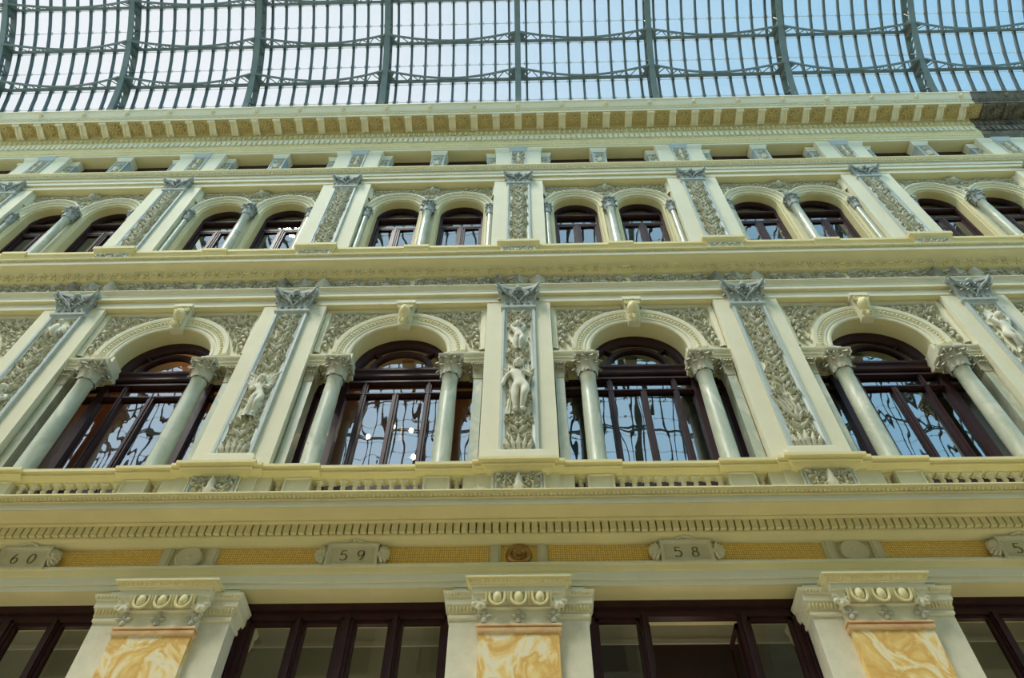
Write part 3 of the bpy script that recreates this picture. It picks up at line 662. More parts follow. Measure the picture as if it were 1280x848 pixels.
def win_main(t):                                             # the big wooden window
    m = MB(); P0, P1 = -.66, -.55
    for sx in (-1, 1):
        m.box(sx*1.0-.07, sx*1.0+.07, P0, P1+.03, 10.3, 13.72); m.box(min(sx*1.44, sx*1.56), max(sx*1.44, sx*1.56), P0, P1, 10.3, 13.4)
        m.box(min(sx*1.05, sx*1.5), max(sx*1.05, sx*1.5), P0, P1, 12.93, 13.03); m.box(min(sx*1.05, sx*1.5), max(sx*1.05, sx*1.5), P0, P1, 13.26, 13.5)
        m.box(min(sx*1.05, sx*1.5), max(sx*1.05, sx*1.5), P0, P1, 10.3, 10.5)
    m.box(-1.56, 1.56, P0, P1-.02, 9.7, 10.74)
    m.arch([(.79, P0), (.83, P1+.01), (.88, P1+.05), (1.02, P1+.05), (1.02, P0)], 0, 13.70, 32); o = m.build('window_frame', M['wood'], t)
    m = MB(); m.extr([(P0, 13.44), (P1+.01, 13.44), (P1+.05, 13.47), (P1+.02, 13.53), (P1+.02, 13.60), (P1+.06, 13.64), (P1+.06, 13.70), (P0, 13.70)], -1.0, 1.0)
    m.extr([(P0, 13.29), (P1+.04, 13.29), (P1+.04, 13.34), (P1, 13.37), (P0, 13.37)], -1, 1); m.build('transom', M['wood'], t)
    for x, w_ in ((-.60, .05), (0, .055), (.60, .05)):
        m = MB(); z1 = 13.3 if x else 12.97
        m.box(x-w_, x+w_, P0, P1+.01, 10.4, z1); m.box(x-.015, x+.015, P0, P1+.03, 10.4, z1); m.build('mullion', M['wood'], t)
    m = MB(); m.box(-1, 1, P0, P1, 12.94, 13.02); m.box(-1, 1, P0, P1+.02, 12.965, 12.995); m.build('rail', M['wood'], t)
    m = MB(); m.arch([(.56, P0), (.56, P1), (.64, P1), (.64, P0)], 0, 13.68, 26)
    for a in (pi/4, 3*pi/4):
        c, s_ = cos(a), sin(a); n_ = (-s_*.022, c*.022)
        vs = [(rr*c+sg*n_[0], p, 13.68+rr*s_+sg*n_[1]) for rr in (.62, .85) for sg in (-1, 1) for p in (P0, P1)]
        m.add(vs, [(0, 1, 3, 2), (4, 6, 7, 5), (0, 4, 5, 1), (2, 3, 7, 6), (1, 5, 7, 3), (0, 2, 6, 4)])
    m.build('fanlight_bar', M['wood'], t)
    rng = random.Random(9)
    for x0, x1, z0, z1 in [(-1.46, -1.05, 10.45, 12.95), (1.05, 1.46, 10.45, 12.95), (-1.46, -1.05, 13.02, 13.28), (1.05, 1.46, 13.02, 13.28), (-.95, -.64, 10.42, 12.96), (-.56, -.05, 10.42, 12.96), (.05, .56, 10.42, 12.96), (.64, .95, 10.42, 12.96), (-.95, -.64, 13.0, 13.3), (-.56, .56, 13.0, 13.3), (.64, .95, 13.0, 13.3), (-.95, .95, 13.37, 13.46)]:
        m = MB(); d = rng.uniform(-.006, .006); e = rng.uniform(-.006, .006)
        m.add([(x0, -.61+d, z0), (x1, -.61-d, z0), (x1, -.61-d+e, z1), (x0, -.61+d+e, z1)], [(0, 1, 2, 3)]); m.build('pane', M['pane'], t, smooth=0)
    m = MB(); m.add([(.86*cos(pi*k/24), -.61, 13.68+.86*sin(pi*k/24)) for k in range(25)], [tuple(range(25))]); m.build('pane', M['pane'], t, smooth=0)
def arch_main(t):
    m = MB()
    m.arch([(.93, -.50), (.93, -.145), (.95, -.13), (.99, -.13), (1.0, -.145), (1.03, -.145), (1.045, -.125), (1.09, -.125), (1.10, -.11), (1.19, -.11), (1.20, -.09), (1.26, -.075), (1.285, -.075), (1.29, -.17), (1.0, -.30)], 0, 13.72, 40); m.build('archivolt', M['ivory'], t)
    m = MB()
    for k in range(46):
        a = pi*(k+.5)/46; m.ell((1.145*cos(a), -.108, 13.72+1.145*sin(a)), (.032, .022, .032), 7, 5)
    m.build('bead_moulding', M['ochre'], t)
    m = MB(); m.arch([(.925, -.50), (.925, -.155), (.935, -.155), (.935, -.50)], 0, 13.72, 40); m.build('intrados', M['ochre'], t)
    for sx in (-1, 1):
        m = MB(); x0, x1 = (-1.66, -.88) if sx < 0 else (.88, 1.66)
        m.extr([(-.55, 13.34), (-.10, 13.34), (-.10, 13.40), (-.075, 13.41), (-.075, 13.46), (-.055, 13.475), (-.03, 13.53), (-.03, 13.56), (-.06, 13.72), (-.55, 13.72)][:8]+[(-.15, 13.57), (-.15, 13.74), (-.55, 13.74)], x0, x1); m.build('impost', M['ivory'], t)
        s_ = MB(); s_.box(min(sx*.90, sx*1.655), max(sx*.90, sx*1.655), -.55, -.105, 13.328, 13.341); s_.build('impost_soffit', M['ochre'], t)
        # spandrel: frame moulding and carving
        m = MB(); xa, xb = (-1.64, -.34) if sx < 0 else (.34, 1.64)
        a = [(sx*1.60, 13.80), (sx*1.60, 15.19), (sx*.22, 15.19)]
        vs = []
        for d, p in ((0, -.17), (0, -.11), (.05, -.11), (.065, -.125), (.10, -.125), (.115, -.165)):
            vs += [(sx*(1.645-d), p, 13.76), (sx*(1.645-d), p, 15.205-d), (sx*.20, p, 15.205-d)]
        m.add(vs, [(k*3+i, k*3+i+1, k*3+i+4, k*3+i+3) for k in range(5) for i in range(2)]); m.build('spandrel_moulding', M['ivory'], t)
        r = Rel(-.168); rng = random.Random(40)
        ins = lambda u, v: .20 < sx*u < 1.51 and v < 15.07 and v > 13.86 and (u*u+(v-13.72)**2) > 1.335**2
        r.scroll(sx*1.30, 14.82, .20, -pi/2, -sx, 1.35, .022, 6, .075); r.scroll(sx*.98, 14.93, .12, pi, sx, 1.3, .016, 5, .06); r.scroll(sx*1.41, 14.45, .10, pi/2, sx, 1.3, .015, 5, .06)
        r.stem([(sx*1.20, 15.0), (sx*.9, 14.86), (sx*.7, 14.98), (sx*.42, 15.02)], .016, .008, .8); r.stem([(sx*1.44, 14.7), (sx*1.36, 14.35), (sx*1.46, 14.15), (sx*1.46, 13.95)], .016, .008, .8)
        for k in range(6): r.leaf(sx*(1.05-.11*k), 15.0-.012*k+(.02 if k % 2 else -.03), (pi if sx > 0 else 0)+(.3 if k % 2 else -.3)*sx, .15, .09, .06, 3)
        for k in range(6): r.leaf(sx*(1.43+.01*k), 14.62-.12*k, -pi/2+(.35 if k % 2 else -.35), .16, .09, .06, 3)
        r.fill(ins, (min(sx*.2, sx*1.52), max(sx*.2, sx*1.52), 13.86, 15.08), .098, .092, .056, rng, lambda u, v: atan2(v-13.7, u)+sx*1.2)
        r.build('carved_foliage', M['carving'], t)
    m = MB(); m.add([(-.12, -.05, 14.55), (.12, -.05, 14.55), (.16, .03, 15.22), (-.16, .03, 15.22), (-.12, -.2, 14.55), (.12, -.2, 14.55), (.16, -.2, 15.22), (-.16, -.2, 15.22)], [(0, 1, 2, 3), (4, 7, 6, 5), (0, 4, 5, 1), (1, 5, 6, 2), (2, 6, 7, 3), (3, 7, 4, 0)])
    m.box(-.19, .19, -.2, .09, 15.14, 15.235); k = m.build('keystone', M['ivory'], t)
    m = MB(); mask(m, (0, .01, 14.90), .19)
    for a in range(9): m.tube([(.10*cos(pi*a/8), .05, 15.0+.06*sin(pi*a/8)), (.15*cos(pi*a/8), .06, 15.06+.08*sin(pi*a/8)), (.12*cos(pi*a/8), .09, 15.1+.05*sin(pi*a/8))], [.03, .028, .01], 6)
    for sg in (-1, 1): volute(m, (sg*.06, .0, 14.66), (sg, .2, 0), .06, .022)
    r = Rel(-.05); r.leaf(0, 14.78, -pi/2, .24, .16, .09, 3); m.v += r.v; o_ = len(m.v)-len(r.v); m.f += [tuple(i+o_ for i in f) for f in r.f]; m.mi += r.mi
    m.build('carved_mask', M['ochre'], k)
def column(t):
    m = MB(); m.box(-.20, .20, -.20, .20, 0, .10); m.lathe([(.0, .1), (.20, .10), (.215, .135), (.20, .17), (.175, .18), (.17, .20), (.185, .22), (.18, .25), (.16, .26)], 0, 0, 24); m.build('base', M['stonecap'], t)
    m = MB(); m.lathe([(.160, .26), (.156, .30), (.156, .8), (.152, 1.4), (.146, 2.0), (.138, 2.50), (.150, 2.52), (.150, 2.55), (0, 2.55)], 0, 0, 28); m.build('shaft', M['column'], t)
    round_capital(t, 2.54, .50, .142, .225, M['stonecap'])
def side_pilaster(t):
    m = MB(); m.box(-.105, .105, -.30, .0, 0, .10); m.box(-.095, .095, -.29, -.01, .10, .2); m.build('base', M['stonecap'], t)
    m = MB(); m.box(-.08, .08, -.28, -.02, .2, 2.6); m.build('shaft', M['column'], t)
    m = MB(); m.taper(-.085, .085, -.10, .10, -.3, -.01, .01, 2.58, 3.03); o = m.build('capital', M['stonecap'], t)
    lf = MB()
    for z, L in ((2.62, .2), (2.68, .3)):
        for k in range(3): bigleaf(lf, ((k-1)*.055, -.02, z), (0, 1, 0), (1, 0, 0), L, .075, .08)
        for k in range(4):
            for sg in (-1, 1): bigleaf(lf, (sg*.085, -.26+.075*k, z), (sg, 0, 0), (0, 1, 0), L, .085, .07)
    for sg in (-1, 1): volute(lf, (sg*.10, .02, 2.95), (sg*.7, .7, 0), .06, .018)
    lf.build('acanthus_leaves', M['stonecap'], o)
def balustrade(t):
    top = .90                                               # rail top above the cornice
    m = MB()
    pr = [(-.05, .745), (.10, .745), (.115, .75), (.15, .765), (.175, .785), (.205, .785), (.205, .825), (.215, .83), (.215, .838), (.25, .838), (.25, .893), (-.05, .893)]
    m.extr(pr, -1.86, 1.86); o = m.build('rail', M['ochre'], t, smooth=18)
    for x0, x1, d in ((-1.60, -.73, .05), (.73, 1.60, .05), (-1.88, -1.60, .09), (1.60, 1.88, .09)):
        m = MB(); m.extr([(p+d if p > 0 else p, z+(.0005 if p > 0 else 0)) for p, z in pr], x0, x1); m.build('rail_projection', M['ochre'], t, smooth=18)
    for sx in (-1, 1):
        m = MB(); m.box(min(sx*.86, sx*1.26), max(sx*.86, sx*1.26), -.10, .13, 0, .75); frame(m, min(sx*.86, sx*1.26), max(sx*.86, sx*1.26), .02, .74, .04, .12, .15); m.build('die', M['ivory'], t)
        m = MB(); m.box(min(sx*1.46, sx*1.92), max(sx*1.46, sx*1.92), -.10, .14, 0, .75); m.box(min(sx*1.68, sx*1.92), max(sx*1.68, sx*1.92), -.10, .17, 0, .75); m.build('die', M['ivory'], t)
    q = bal_mesh(.75); o = None
    for x in [-.74+.185*k for k in range(9)]+[-1.36, 1.36]:
        if o is None: o = q.build('baluster', M['ivory'], t); c = o
        else: c = o.copy(); C.objects.link(c)
        c.location = (x, -.03, 0)
src = {}
def put(kind, fn, b, loc, label, cat, group):
    if kind not in src:
        src[kind] = thing(kind, label, cat, loc, group); fn(src[kind]); return src[kind]
    return dup(src[kind], loc, label)
EX = {-2.5: 'cut off by the picture edge', -1.5: 'orange light in its fanlight', -.5: 'lamps glowing inside', .5: 'clear blue roof reflections', 1.5: 'dark fanlight', 2.5: 'beyond the picture'}
for b in bays(3):
    x = b*S; n = NUM[b]
    put('arched_window', win_main, b, (x, 0, 0), f'big dark-framed arched window over plaque {n}, {EX[b]}', 'window', 'big arched windows')
    put('window_arch', arch_main, b, (x, 0, 0), f'cream moulded arch with mask keystone and carved spandrels over plaque {n}', 'arch', 'big window arches')
    put('balustrade', balustrade, b, (x, 0, 9.41), f'low cream balustrade under the big window over plaque {n}', 'balustrade', 'window balustrades')
    for sx, w_ in ((-1, 'left'), (1, 'right')):
        put('marble_column', column, b, (x+sx*1.05, -.10, 10.28), f'round grey-green marble column at {w_} of the big window over plaque {n}', 'column', 'round marble columns')
        put('side_pilaster', side_pilaster, b, (x+sx*1.555, -.12, 10.30), f'slim square marble pilaster on the {w_} jamb of the big window over plaque {n}', 'pilaster', 'jamb pilasters')
# lamps in the room over plaque 59
t = thing('chandelier', 'lit chandelier of small bulbs in the room behind the window over plaque fifty-nine', 'chandelier', (-.5*S-.1, -1.9, 13.2))
m = MB(); m.tube([(0, 0, 2.2), (0, 0, 0)], .015, 6); m.ell((0, 0, 0), (.06, .06, .1), 10, 7); m.build('stem', M['brass'], t)
ba = MB(); ba.ell((0, 0, 0), (.045, .045, .06), 10, 7); bo = None
for k, (dx, dp, dz) in enumerate(((-.62, .1, -.02), (-.10, .35, .0), (.24, .2, .04), (.28, -.2, -.30), (.26, -.3, -.18))):
    m = MB(); m.tube([(0, 0, 0), (dx*.5, dp*.5, dz-.16), (dx, dp, dz-.05)], .012, 6); m.build('arm', M['brass'], t)
    if bo is None: bo = ba.build('bulb', M['bulb'], t); c = bo
    else: c = bo.copy(); C.objects.link(c)
    c.location = (dx, -dp, dz)
# ------------------------------------------------------------------ upper arcade
for i in range(-3, 4):
    t = thing('upper_pilaster', f'small blue-edged leaf-carved pilaster of the upper arcade, {ORD[i+3]} from the left', 'pilaster', (i*S, 0, 16.67), 'carved pilasters of the upper arcade')
    B = -16.67
    m = MB(); frame(m, -.29, .29, 17.40+B, 20.95+B, .08, -.02, .06); m.build('panel_frame', M['bluestone'], t)
    m = MB(); m.box(-.22, .22, -.05, .004, 17.45+B, 20.92+B); m.build('panel_ground', M['relief_ground'], t)
    r = candelabra(random.Random(500+i), .205, 17.48+B, 20.86+B, .004, (), .5, i % 2 == 0); r.build('carved_foliage', M['carving'], t)
    m = MB(); m.mould([(-.02, 20.94+B), (.03, 20.945+B), (.035, 20.99+B), (.0, 21.0+B)], 0, .29, .06, -.02); m.build('neck_moulding', M['bluestone'], t)
    flat_capital(t, 20.99+B, .48, .27, .375, M['greycap'], .06, .13)
    m = MB(); m.box(-.40, .40, -.3, .205, 0, .56); m.build('pedestal', M['ivory'], t)
    m = MB(); frame(m, -.36, .36, .04, .53, .05, .19, .23); m.build('pedestal_frame', M['bluestone'], t)
    q = Rel(.205); rng = random.Random(600+i)
    for sg in (-1, 1): q.scroll(sg*.17, .30, .12, pi/2, -sg, 1.3, .015, 5, .05)
    q.fill(lambda a, c: abs(a) < .30 and .1 < c < .49, (-.3, .3, .1, .49), .075, .10, .04, rng); q.build('pedestal_foliage', M['carving'], t)
    m = MB(); m.mould([(.0, .52), (.03, .54), (.05, .58), (.075, .60), (.075, .64), (.095, .65), (.095, .74), (.0, .76)], 0, .385, .205, -.2); m.build('ledge', M['ochre'], t)
def twin(t):
    for sx in (-1, 1):
        cx = sx*.83
        m = MB(); m.arch([(.68, -.23), (.68, -.185), (.70, -.175), (.73, -.175), (.74, -.155), (.775, -.145), (.78, -.125), (.81, -.125), (.815, -.24)], cx, 20.10, 30); m.build('archivolt', M['ivory'], t)
        m = MB(); pr = [(.57, -.50), (.57, -.27), (.585, -.255), (.62, -.255), (.63, -.215), (.68, -.205), (.69, -.24), (.69, -.45)]
        m.arch(pr, cx, 20.10, 30)
        for s2 in (-1, 1): 
            k = len(pr); m.add([(cx+s2*r_, p, z) for z in (17.32, 20.10) for r_, p in pr], [(q, (q+1) % k, (q+1) % k+k, q+k) for q in range(k)])
        m.build('jamb_moulding', M['ochre'], t)
        m = MB()
        for k in range(38): a = pi*(k+.5)/38; m.ell((cx+.755*cos(a), -.15, 20.10+.755*sin(a)), (.024, .02, .024), 6, 4)
        m.build('bead_moulding', M['ivory'], t); m = MB()
        for k in range(31): a = pi*(k+.5)/31; m.ell((cx+.605*cos(a), -.25, 20.10+.605*sin(a)), (.024, .022, .024), 6, 4)
        for s2 in (-1, 1):
            for k in range(45): m.ell((cx+s2*.605, -.25, 17.4+.0605*k), (.022, .022, .024), 6, 4)
        m.build('bead_moulding', M['ivory'], t)
    r = Rel(-.222); rng = random.Random(77)
    ins = lambda u, v: abs(u) < 1.62 and v < 21.22 and v > 20.3 and min((u-.83)**2, (u+.83)**2)+(v-20.1)**2 > .835**2
    for sg in (-1, 1):
        r.scroll(sg*.28, 20.98, .11, pi, sg, 1.3, .014, 5, .05); r.scroll(sg*1.48, 21.06, .10, 0, -sg, 1.3, .014, 5, .05)
        for k in range(8): r.leaf(sg*(.45+.13*k), 21.12+(.03 if k % 2 else -.02), (0 if sg > 0 else pi)+(.4 if k % 2 else -.4), .15, .08, .05, 3)
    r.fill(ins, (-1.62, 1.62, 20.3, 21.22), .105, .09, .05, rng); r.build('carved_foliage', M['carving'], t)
    m = MB(); mask(m, (0, -.16, 21.06), .13); q = Rel(-.2)
    for k in range(7): q.leaf(0, 21.06, pi*k/6, .22, .10, .06, 2)
    q.build('shell_ornament', M['stonecap'], t); m.build('carved_mask', M['stonecap'], t)
    fr = [(1.665, -.22), (1.665, -.10), (1.63, -.10), (1.61, -.15), (1.59, -.22)]
    for sg in (-1, 1): m = MB(); k = len(fr); m.add([(sg*a, p, z) for z in (20.6, 21.25) for a, p in fr], [(q_, q_+1, q_+1+k, q_+k) for q_ in range(k-1)]); m.build('spandrel_moulding', M['ivory'], t)
    m = MB(); m.extr([(-.3, 17.04), (.08, 17.04), (.09, 17.10), (.14, 17.16), (.17, 17.20), (.17, 17.24), (.20, 17.26), (.20, 17.34), (-.5, 17.34)], -1.9, 1.9)
    m.extr([(-.3, 17.05), (.12, 17.05), (.13, 17.10), (.18, 17.16), (.21, 17.20), (.21, 17.24), (.24, 17.26), (.24, 17.345), (-.3, 17.345)], -.28, .28); m.build('sill', M['ochre'], t)
def upwin(t):
    P0, P1 = -.62, -.50; cx = 0
    m = MB(); m.arch([(.50, P0), (.51, P1-.01), (.54, P1+.03), (.62, P1+.03), (.62, P0)], 0, 20.10, 28)
    for s2 in (-1, 1): m.box(min(s2*.50, s2*.62), max(s2*.50, s2*.62), P0, P1+.02, 17.3, 20.1)
    m.box(-.6, .6, P0, P1, 17.3, 17.5); m.build('window_frame', M['wood'], t)
    m = MB(); m.extr([(P0, 20.02), (P1, 20.02), (P1+.03, 20.05), (P1+.03, 20.10), (P0, 20.12)], -.52, .52); m.box(-.52, .52, P0, P1-.02, 19.61, 19.69); m.build('transom', M['wood'], t)
    m = MB(); m.box(-.055, .055, P0, P1-.01, 17.4, 19.65); m.box(-.015, .015, P0, P1+.01, 17.4, 19.65); m.build('mullion', M['wood'], t)
    m = MB()
    for s2 in (-1, 1): m.box(min(s2*.05, s2*.10), max(s2*.05, s2*.10), P0, P1-.03, 17.4, 19.65); m.box(min(s2*.45, s2*.51), max(s2*.45, s2*.51), P0, P1-.03, 17.4, 19.65); m.box(min(s2*.05, s2*.5), max(s2*.05, s2*.5), P0, P1-.03, 19.56, 19.62)
    m.build('casement_frame', M['wood'], t)
    rng = random.Random(4)
    for x0, x1, z0, z1 in ((-.46, -.09, 17.45, 19.58), (.09, .46, 17.45, 19.58), (-.51, .51, 19.68, 20.03)):
        d = rng.uniform(-.008, .008); m = MB(); m.add([(x0, -.57+d, z0), (x1, -.57-d, z0), (x1, -.57-d, z1), (x0, -.57+d, z1)], [(0, 1, 2, 3)]); m.build('pane', M['paneup'], t, smooth=0)
    m = MB(); m.add([(.52*cos(pi*k/20), -.57, 20.10+.52*sin(pi*k/20)) for k in range(21)], [tuple(range(21))]); m.build('pane', M['paneup'], t, smooth=0)
def colonnette(t):
    m = MB(); m.box(-.14, .14, -.14, .14, 0, .06); m.lathe([(0, .06), (.135, .06), (.145, .09), (.13, .12), (.115, .13)], 0, 0, 20); m.build('base', M['stonecap'], t)
    m = MB(); m.lathe([(.112, .13), (.11, .6), (.107, 1.5), (.10, 2.18), (.112, 2.20), (.112, 2.23), (0, 2.23)], 0, 0, 22); m.build('shaft', M['column'], t)
    round_capital(t, 2.22, .50, .105, .15, M['greycap'])
def halfcol(t):
    m = MB(); m.box(-.10, .10, -.2, .05, 0, .06); m.build('base', M['stonecap'], t)
    m = MB(); m.lathe([(.075, .06), (.075, 1.), (.07, 2.25), (0, 2.25)], 0, -.04, 14); m.build('shaft', M['column'], t)
    round_capital(t, 2.22, .50, .072, .10, M['greycap'], -.04)
SIDE = {-1: 'left', 1: 'right'}
for k, b in enumerate(bays(3)):
    x = b*S; q = f'{ORD[k]} upper bay from the left'
    put('twin_arch', twin, b, (x, 0, 0), f'pair of beaded cream arches under carved leaves, {q}', 'arch', 'paired upper arches')
    put('colonnette', colonnette, b, (x, -.08, 17.34), f'short round marble column between the paired windows of the {q}', 'column', 'upper columns')
    for sx in (-1, 1):
        put('arched_casement', upwin, b, (x+sx*.83, 0, 0), f'small brown round-headed window, {SIDE[sx]} one of the {q}', 'window', 'small arched windows')
        put('jamb_colonnette', halfcol, b, (x+sx*1.575, -.13, 17.34), f'thin half column on the {SIDE[sx]} jamb of the {q}', 'column', 'upper jamb columns')
# ------------------------------------------------------------------ attic
def attic_pier(t):
    m = MB(); m.box(-.63, .63, -.3, .015, 0, 1.28); m.build('pier', M['ivory'], t)
    m = MB(); m.mould([(.0, 1.27), (.015, 1.29), (.02, 1.36), (.045, 1.39), (.05, 1.44), (.05, 1.52)], 0, .63, .015, -.3); m.build('cap_moulding', M['ivory'], t)
    m = MB(); frame(m, -.21, .21, .05, 1.30, .055, .0, .06); m.mould([(.0, 1.30), (.03, 1.33), (.035, 1.42), (.06, 1.45), (.06, 1.53)], 0, .21, .03, 0); m.build('panel_frame', M['bluestone'], t)
    r = Rel(.016); rng = random.Random(8)
    for sg in (-1, 1): r.scroll(sg*.08, 1.05, .07, -pi/2, sg, 1.2, .012, 4, .045); r.scroll(sg*.08, .78, .07, -pi/2, sg, 1.2, .012, 4, .045)
    r.leaf(0, .5, pi/2, .3, .14, .06, 3); r.leaf(0, .85, pi/2, .3, .12, .06, 3)
    r.fill(lambda a, c: abs(a) < .15 and .1 < c < 1.24, (-.15, .15, .1, 1.25), .07, .085, .04, rng); r.build('carved_foliage', M['carving'], t)
def attic_post(t):
    m = MB(); m.box(-.19, .19, -.35, .0, 0, 1.26); frame(m, -.19, .19, .05, 1.25, .05, -.02, .025); m.build('post', M['bluestone'], t)
    m = MB(); m.mould([(.0, 1.25), (.015, 1.27), (.02, 1.35), (.055, 1.40), (.055, 1.48)], 0, .19, .0, -.35); m.build('cap_moulding', M['ivory'], t)
    r = Rel(.0); rng = random.Random(3); r.scroll(0, .95, .09, 0, 1, 1.2, .012, 4, .04); r.leaf(0, .55, pi/2, .3, .16, .05, 3)
    r.fill(lambda a, c: abs(a) < .13 and .1 < c < 1.18, (-.13, .13, .1, 1.2), .07, .085, .035, rng); r.build('carved_foliage', M['carving'], t)
def attic_win(t):
    m = MB(); m.box(-.72, .72, -.42, -.335, 1.30, 1.515); m.box(-.72, .72, -.42, -.335, .0, .2); m.box(-.72, -.62, -.42, -.335, 0, 1.515); m.box(.62, .72, -.42, -.335, 0, 1.515); m.box(-.04, .04, -.42, -.345, 0, 1.5); m.build('window_frame', M['wood'], t)
    m = MB(); m.add([(-.65, -.39, .1), (.65, -.39, .1), (.65, -.39, 1.4), (-.65, -.39, 1.4)], [(0, 1, 2, 3)]); m.build('pane', M['shoppane'], t, smooth=0)
for i in range(-4, 5):
    put('attic_pier', attic_pier, i, (i*S, 0, 21.92), f'squat attic pier with small carved panel, {ORD[i+4]} from the left', 'pier', 'attic piers')
for k, b in enumerate(bays(4)):
    x = b*S; q = f'{ORD[k]} attic bay from the left'
    put('attic_post', attic_post, b, (x, -.03, 21.92), f'small capped post in the middle of the {q}', 'post', 'attic posts')
    for sx in (-1, 1):
        put('attic_post', attic_post, b, (x+sx*1.60, -.14, 21.92), f'small capped post against the {SIDE[sx]} pier of the {q}', 'post', 'attic posts')
        put('attic_window', attic_win, b, (x+sx*.87, 0, 21.92), f'low shaded brown attic window, {SIDE[sx]} one of the {q}', 'window', 'attic windows')
sf = MB()
for b in bays(6): sf.box(b*S-1.66, b*S+1.66, -.34, -.005, 23.435, 23.46)
so = sf.build('ceiling_attic_openings', M['ochre']); so['kind'] = 'structure'
# ------------------------------------------------------------------ ground floor
def egg_dart(m, x0, x1, n, p0, z0, p1, z1):
    dx = (x1-x0)/n; pm, zm = (p0+p1)/2, (z0+z1)/2; h = (z1-z0)
    for k in range(n):
        x = x0+(k+.5)*dx; m.ell((x, pm+.012, zm+.02*h), (dx*.23, .065, h*.56), 12, 9, lambda d: 1-.12*d[2]*-1)
        pts = []
        for q in range(11):
            a = pi+pi*q/10; pts.append((x+dx*.36*cos(a), pm+.035, zm+h*.1+h*.60*sin(a)))
        pts = [(x-dx*.36, p1+.01, z1)]+pts+[(x+dx*.36, p1+.01, z1)]
        m.tube(pts, .020, 6)
    for k in range(n+1):
        x = x0+k*dx; m.tube([(x, p1+.01, z1), (x, pm+.03, zm), (x, p0+.015, z0+.01)], [.022, .018, .004], 6)
def shop_pilaster(t):
    m = MB(); m.box(-.50, .50, -.2, .10, 0, 7.50); m.build('onyx_shaft', M['onyx'], t)
    m = MB(); m.box(-.89, .89, -.85, .0, 0, 7.78); m.build('marble_strip', M['strip'], t)
    m = MB(); m.mould([(.0, 7.47), (.025, 7.49), (.03, 7.53), (.0, 7.545), (.035, 7.56), (.035, 7.585), (.0, 7.6)], 0, .50, .10, -.02); m.build('astragal', M['onyxred'], t)
    m = MB(); m.mould([(.0, 7.59), (.0, 7.80), (.03, 7.815), (.03, 7.835), (.01, 7.84), (.03, 7.87), (.075, 7.96), (.085, 7.995)], 0, .50, .105, -.02)
    m.mould([(.085, 7.99), (.10, 7.995), (.10, 8.085), (.12, 8.09), (.12, 8.10)], 0, .50, .105, -.02); o = m.build('capital', M['ivory'], t)
    m = MB(); m.mould([(.12, 8.10), (.14, 8.11), (.17, 8.17), (.185, 8.175), (.185, 8.20)], 0, .50, .105, -.02)
    for k in range(22):
        x = -.64+k*.061; m.add([(x-.024, .25, 8.15), (x, .285, 8.135), (x+.024, .25, 8.15), (x, .235, 8.10)], [(0, 1, 2), (0, 3, 1), (1, 3, 2)])
    m.build('abacus_moulding', M['ochre'], o)
    m = MB(); egg_dart(m, -.41, .41, 3, .135, 7.815, .20, 7.995); m.box(-.5, .5, .05, .12, 7.83, 7.98); m.build('egg_moulding', M['ochre'], o)
    r = Rel(.14)
    for sg in (-1, 1):
        r = Rel(.14)
        for k in range(7): r.leaf(sg*.50, 7.90, -2.6+k*.85, .125, .10, .032, 2)
        r.build('corner_leaf', M['ivory'], o)
    fl = Rel(.105); fl.flower(0, 0, .085, .030, 4); o2 = None
    for x in (-.44, 0, .44):
        if o2 is None: o2 = fl.build('rosette', M['stonecap'], o); c = o2
        else: c = o2.copy(); C.objects.link(c)
        c.location = (x, 0, 7.70)
    m = MB(); m.mould([(.0, 7.73), (.02, 7.745), (.02, 7.79), (.0, 7.80), (.01, 7.82), (.045, 7.90), (.05, 7.92), (.06, 7.925), (.06, 8.02), (.08, 8.04), (.10, 8.09), (.10, 8.105)], 0, .885, .005, -.85); o = m.build('side_capital', M['ivory'], t)
    m = MB(); m.box(-.93, .93, -.05, .01, 7.83, 7.91); m.box(-.93, .93, .0, .04, 8.05, 8.08)
    for sg in (-1, 1):
        for k in range(8): x = sg*(.56+.047*k); m.ell((x, .035, 7.87), (.016, .03, .045), 7, 5)
        for k in range(6): x = sg*(.70+.045*k); m.ell((x, .09, 8.06), (.018, .02, .022), 7, 5)
    m.build('egg_moulding', M['ochre'], o)
for i in range(-2, 3):
    lab = {-1: 'honey onyx pilaster under the plain medallion between plaques sixty and fifty-nine', 0: 'honey onyx pilaster under the gilded rosette', 1: 'honey onyx pilaster under the plain medallion past plaque fifty-eight', -2: 'honey onyx pilaster past plaque sixty, outside the picture', 2: 'honey onyx pilaster past plaque fifty-seven, outside the picture'}[i]
    put('onyx_pilaster', shop_pilaster, i, (i*S, 0, 0), lab, 'pilaster', 'onyx pilasters')
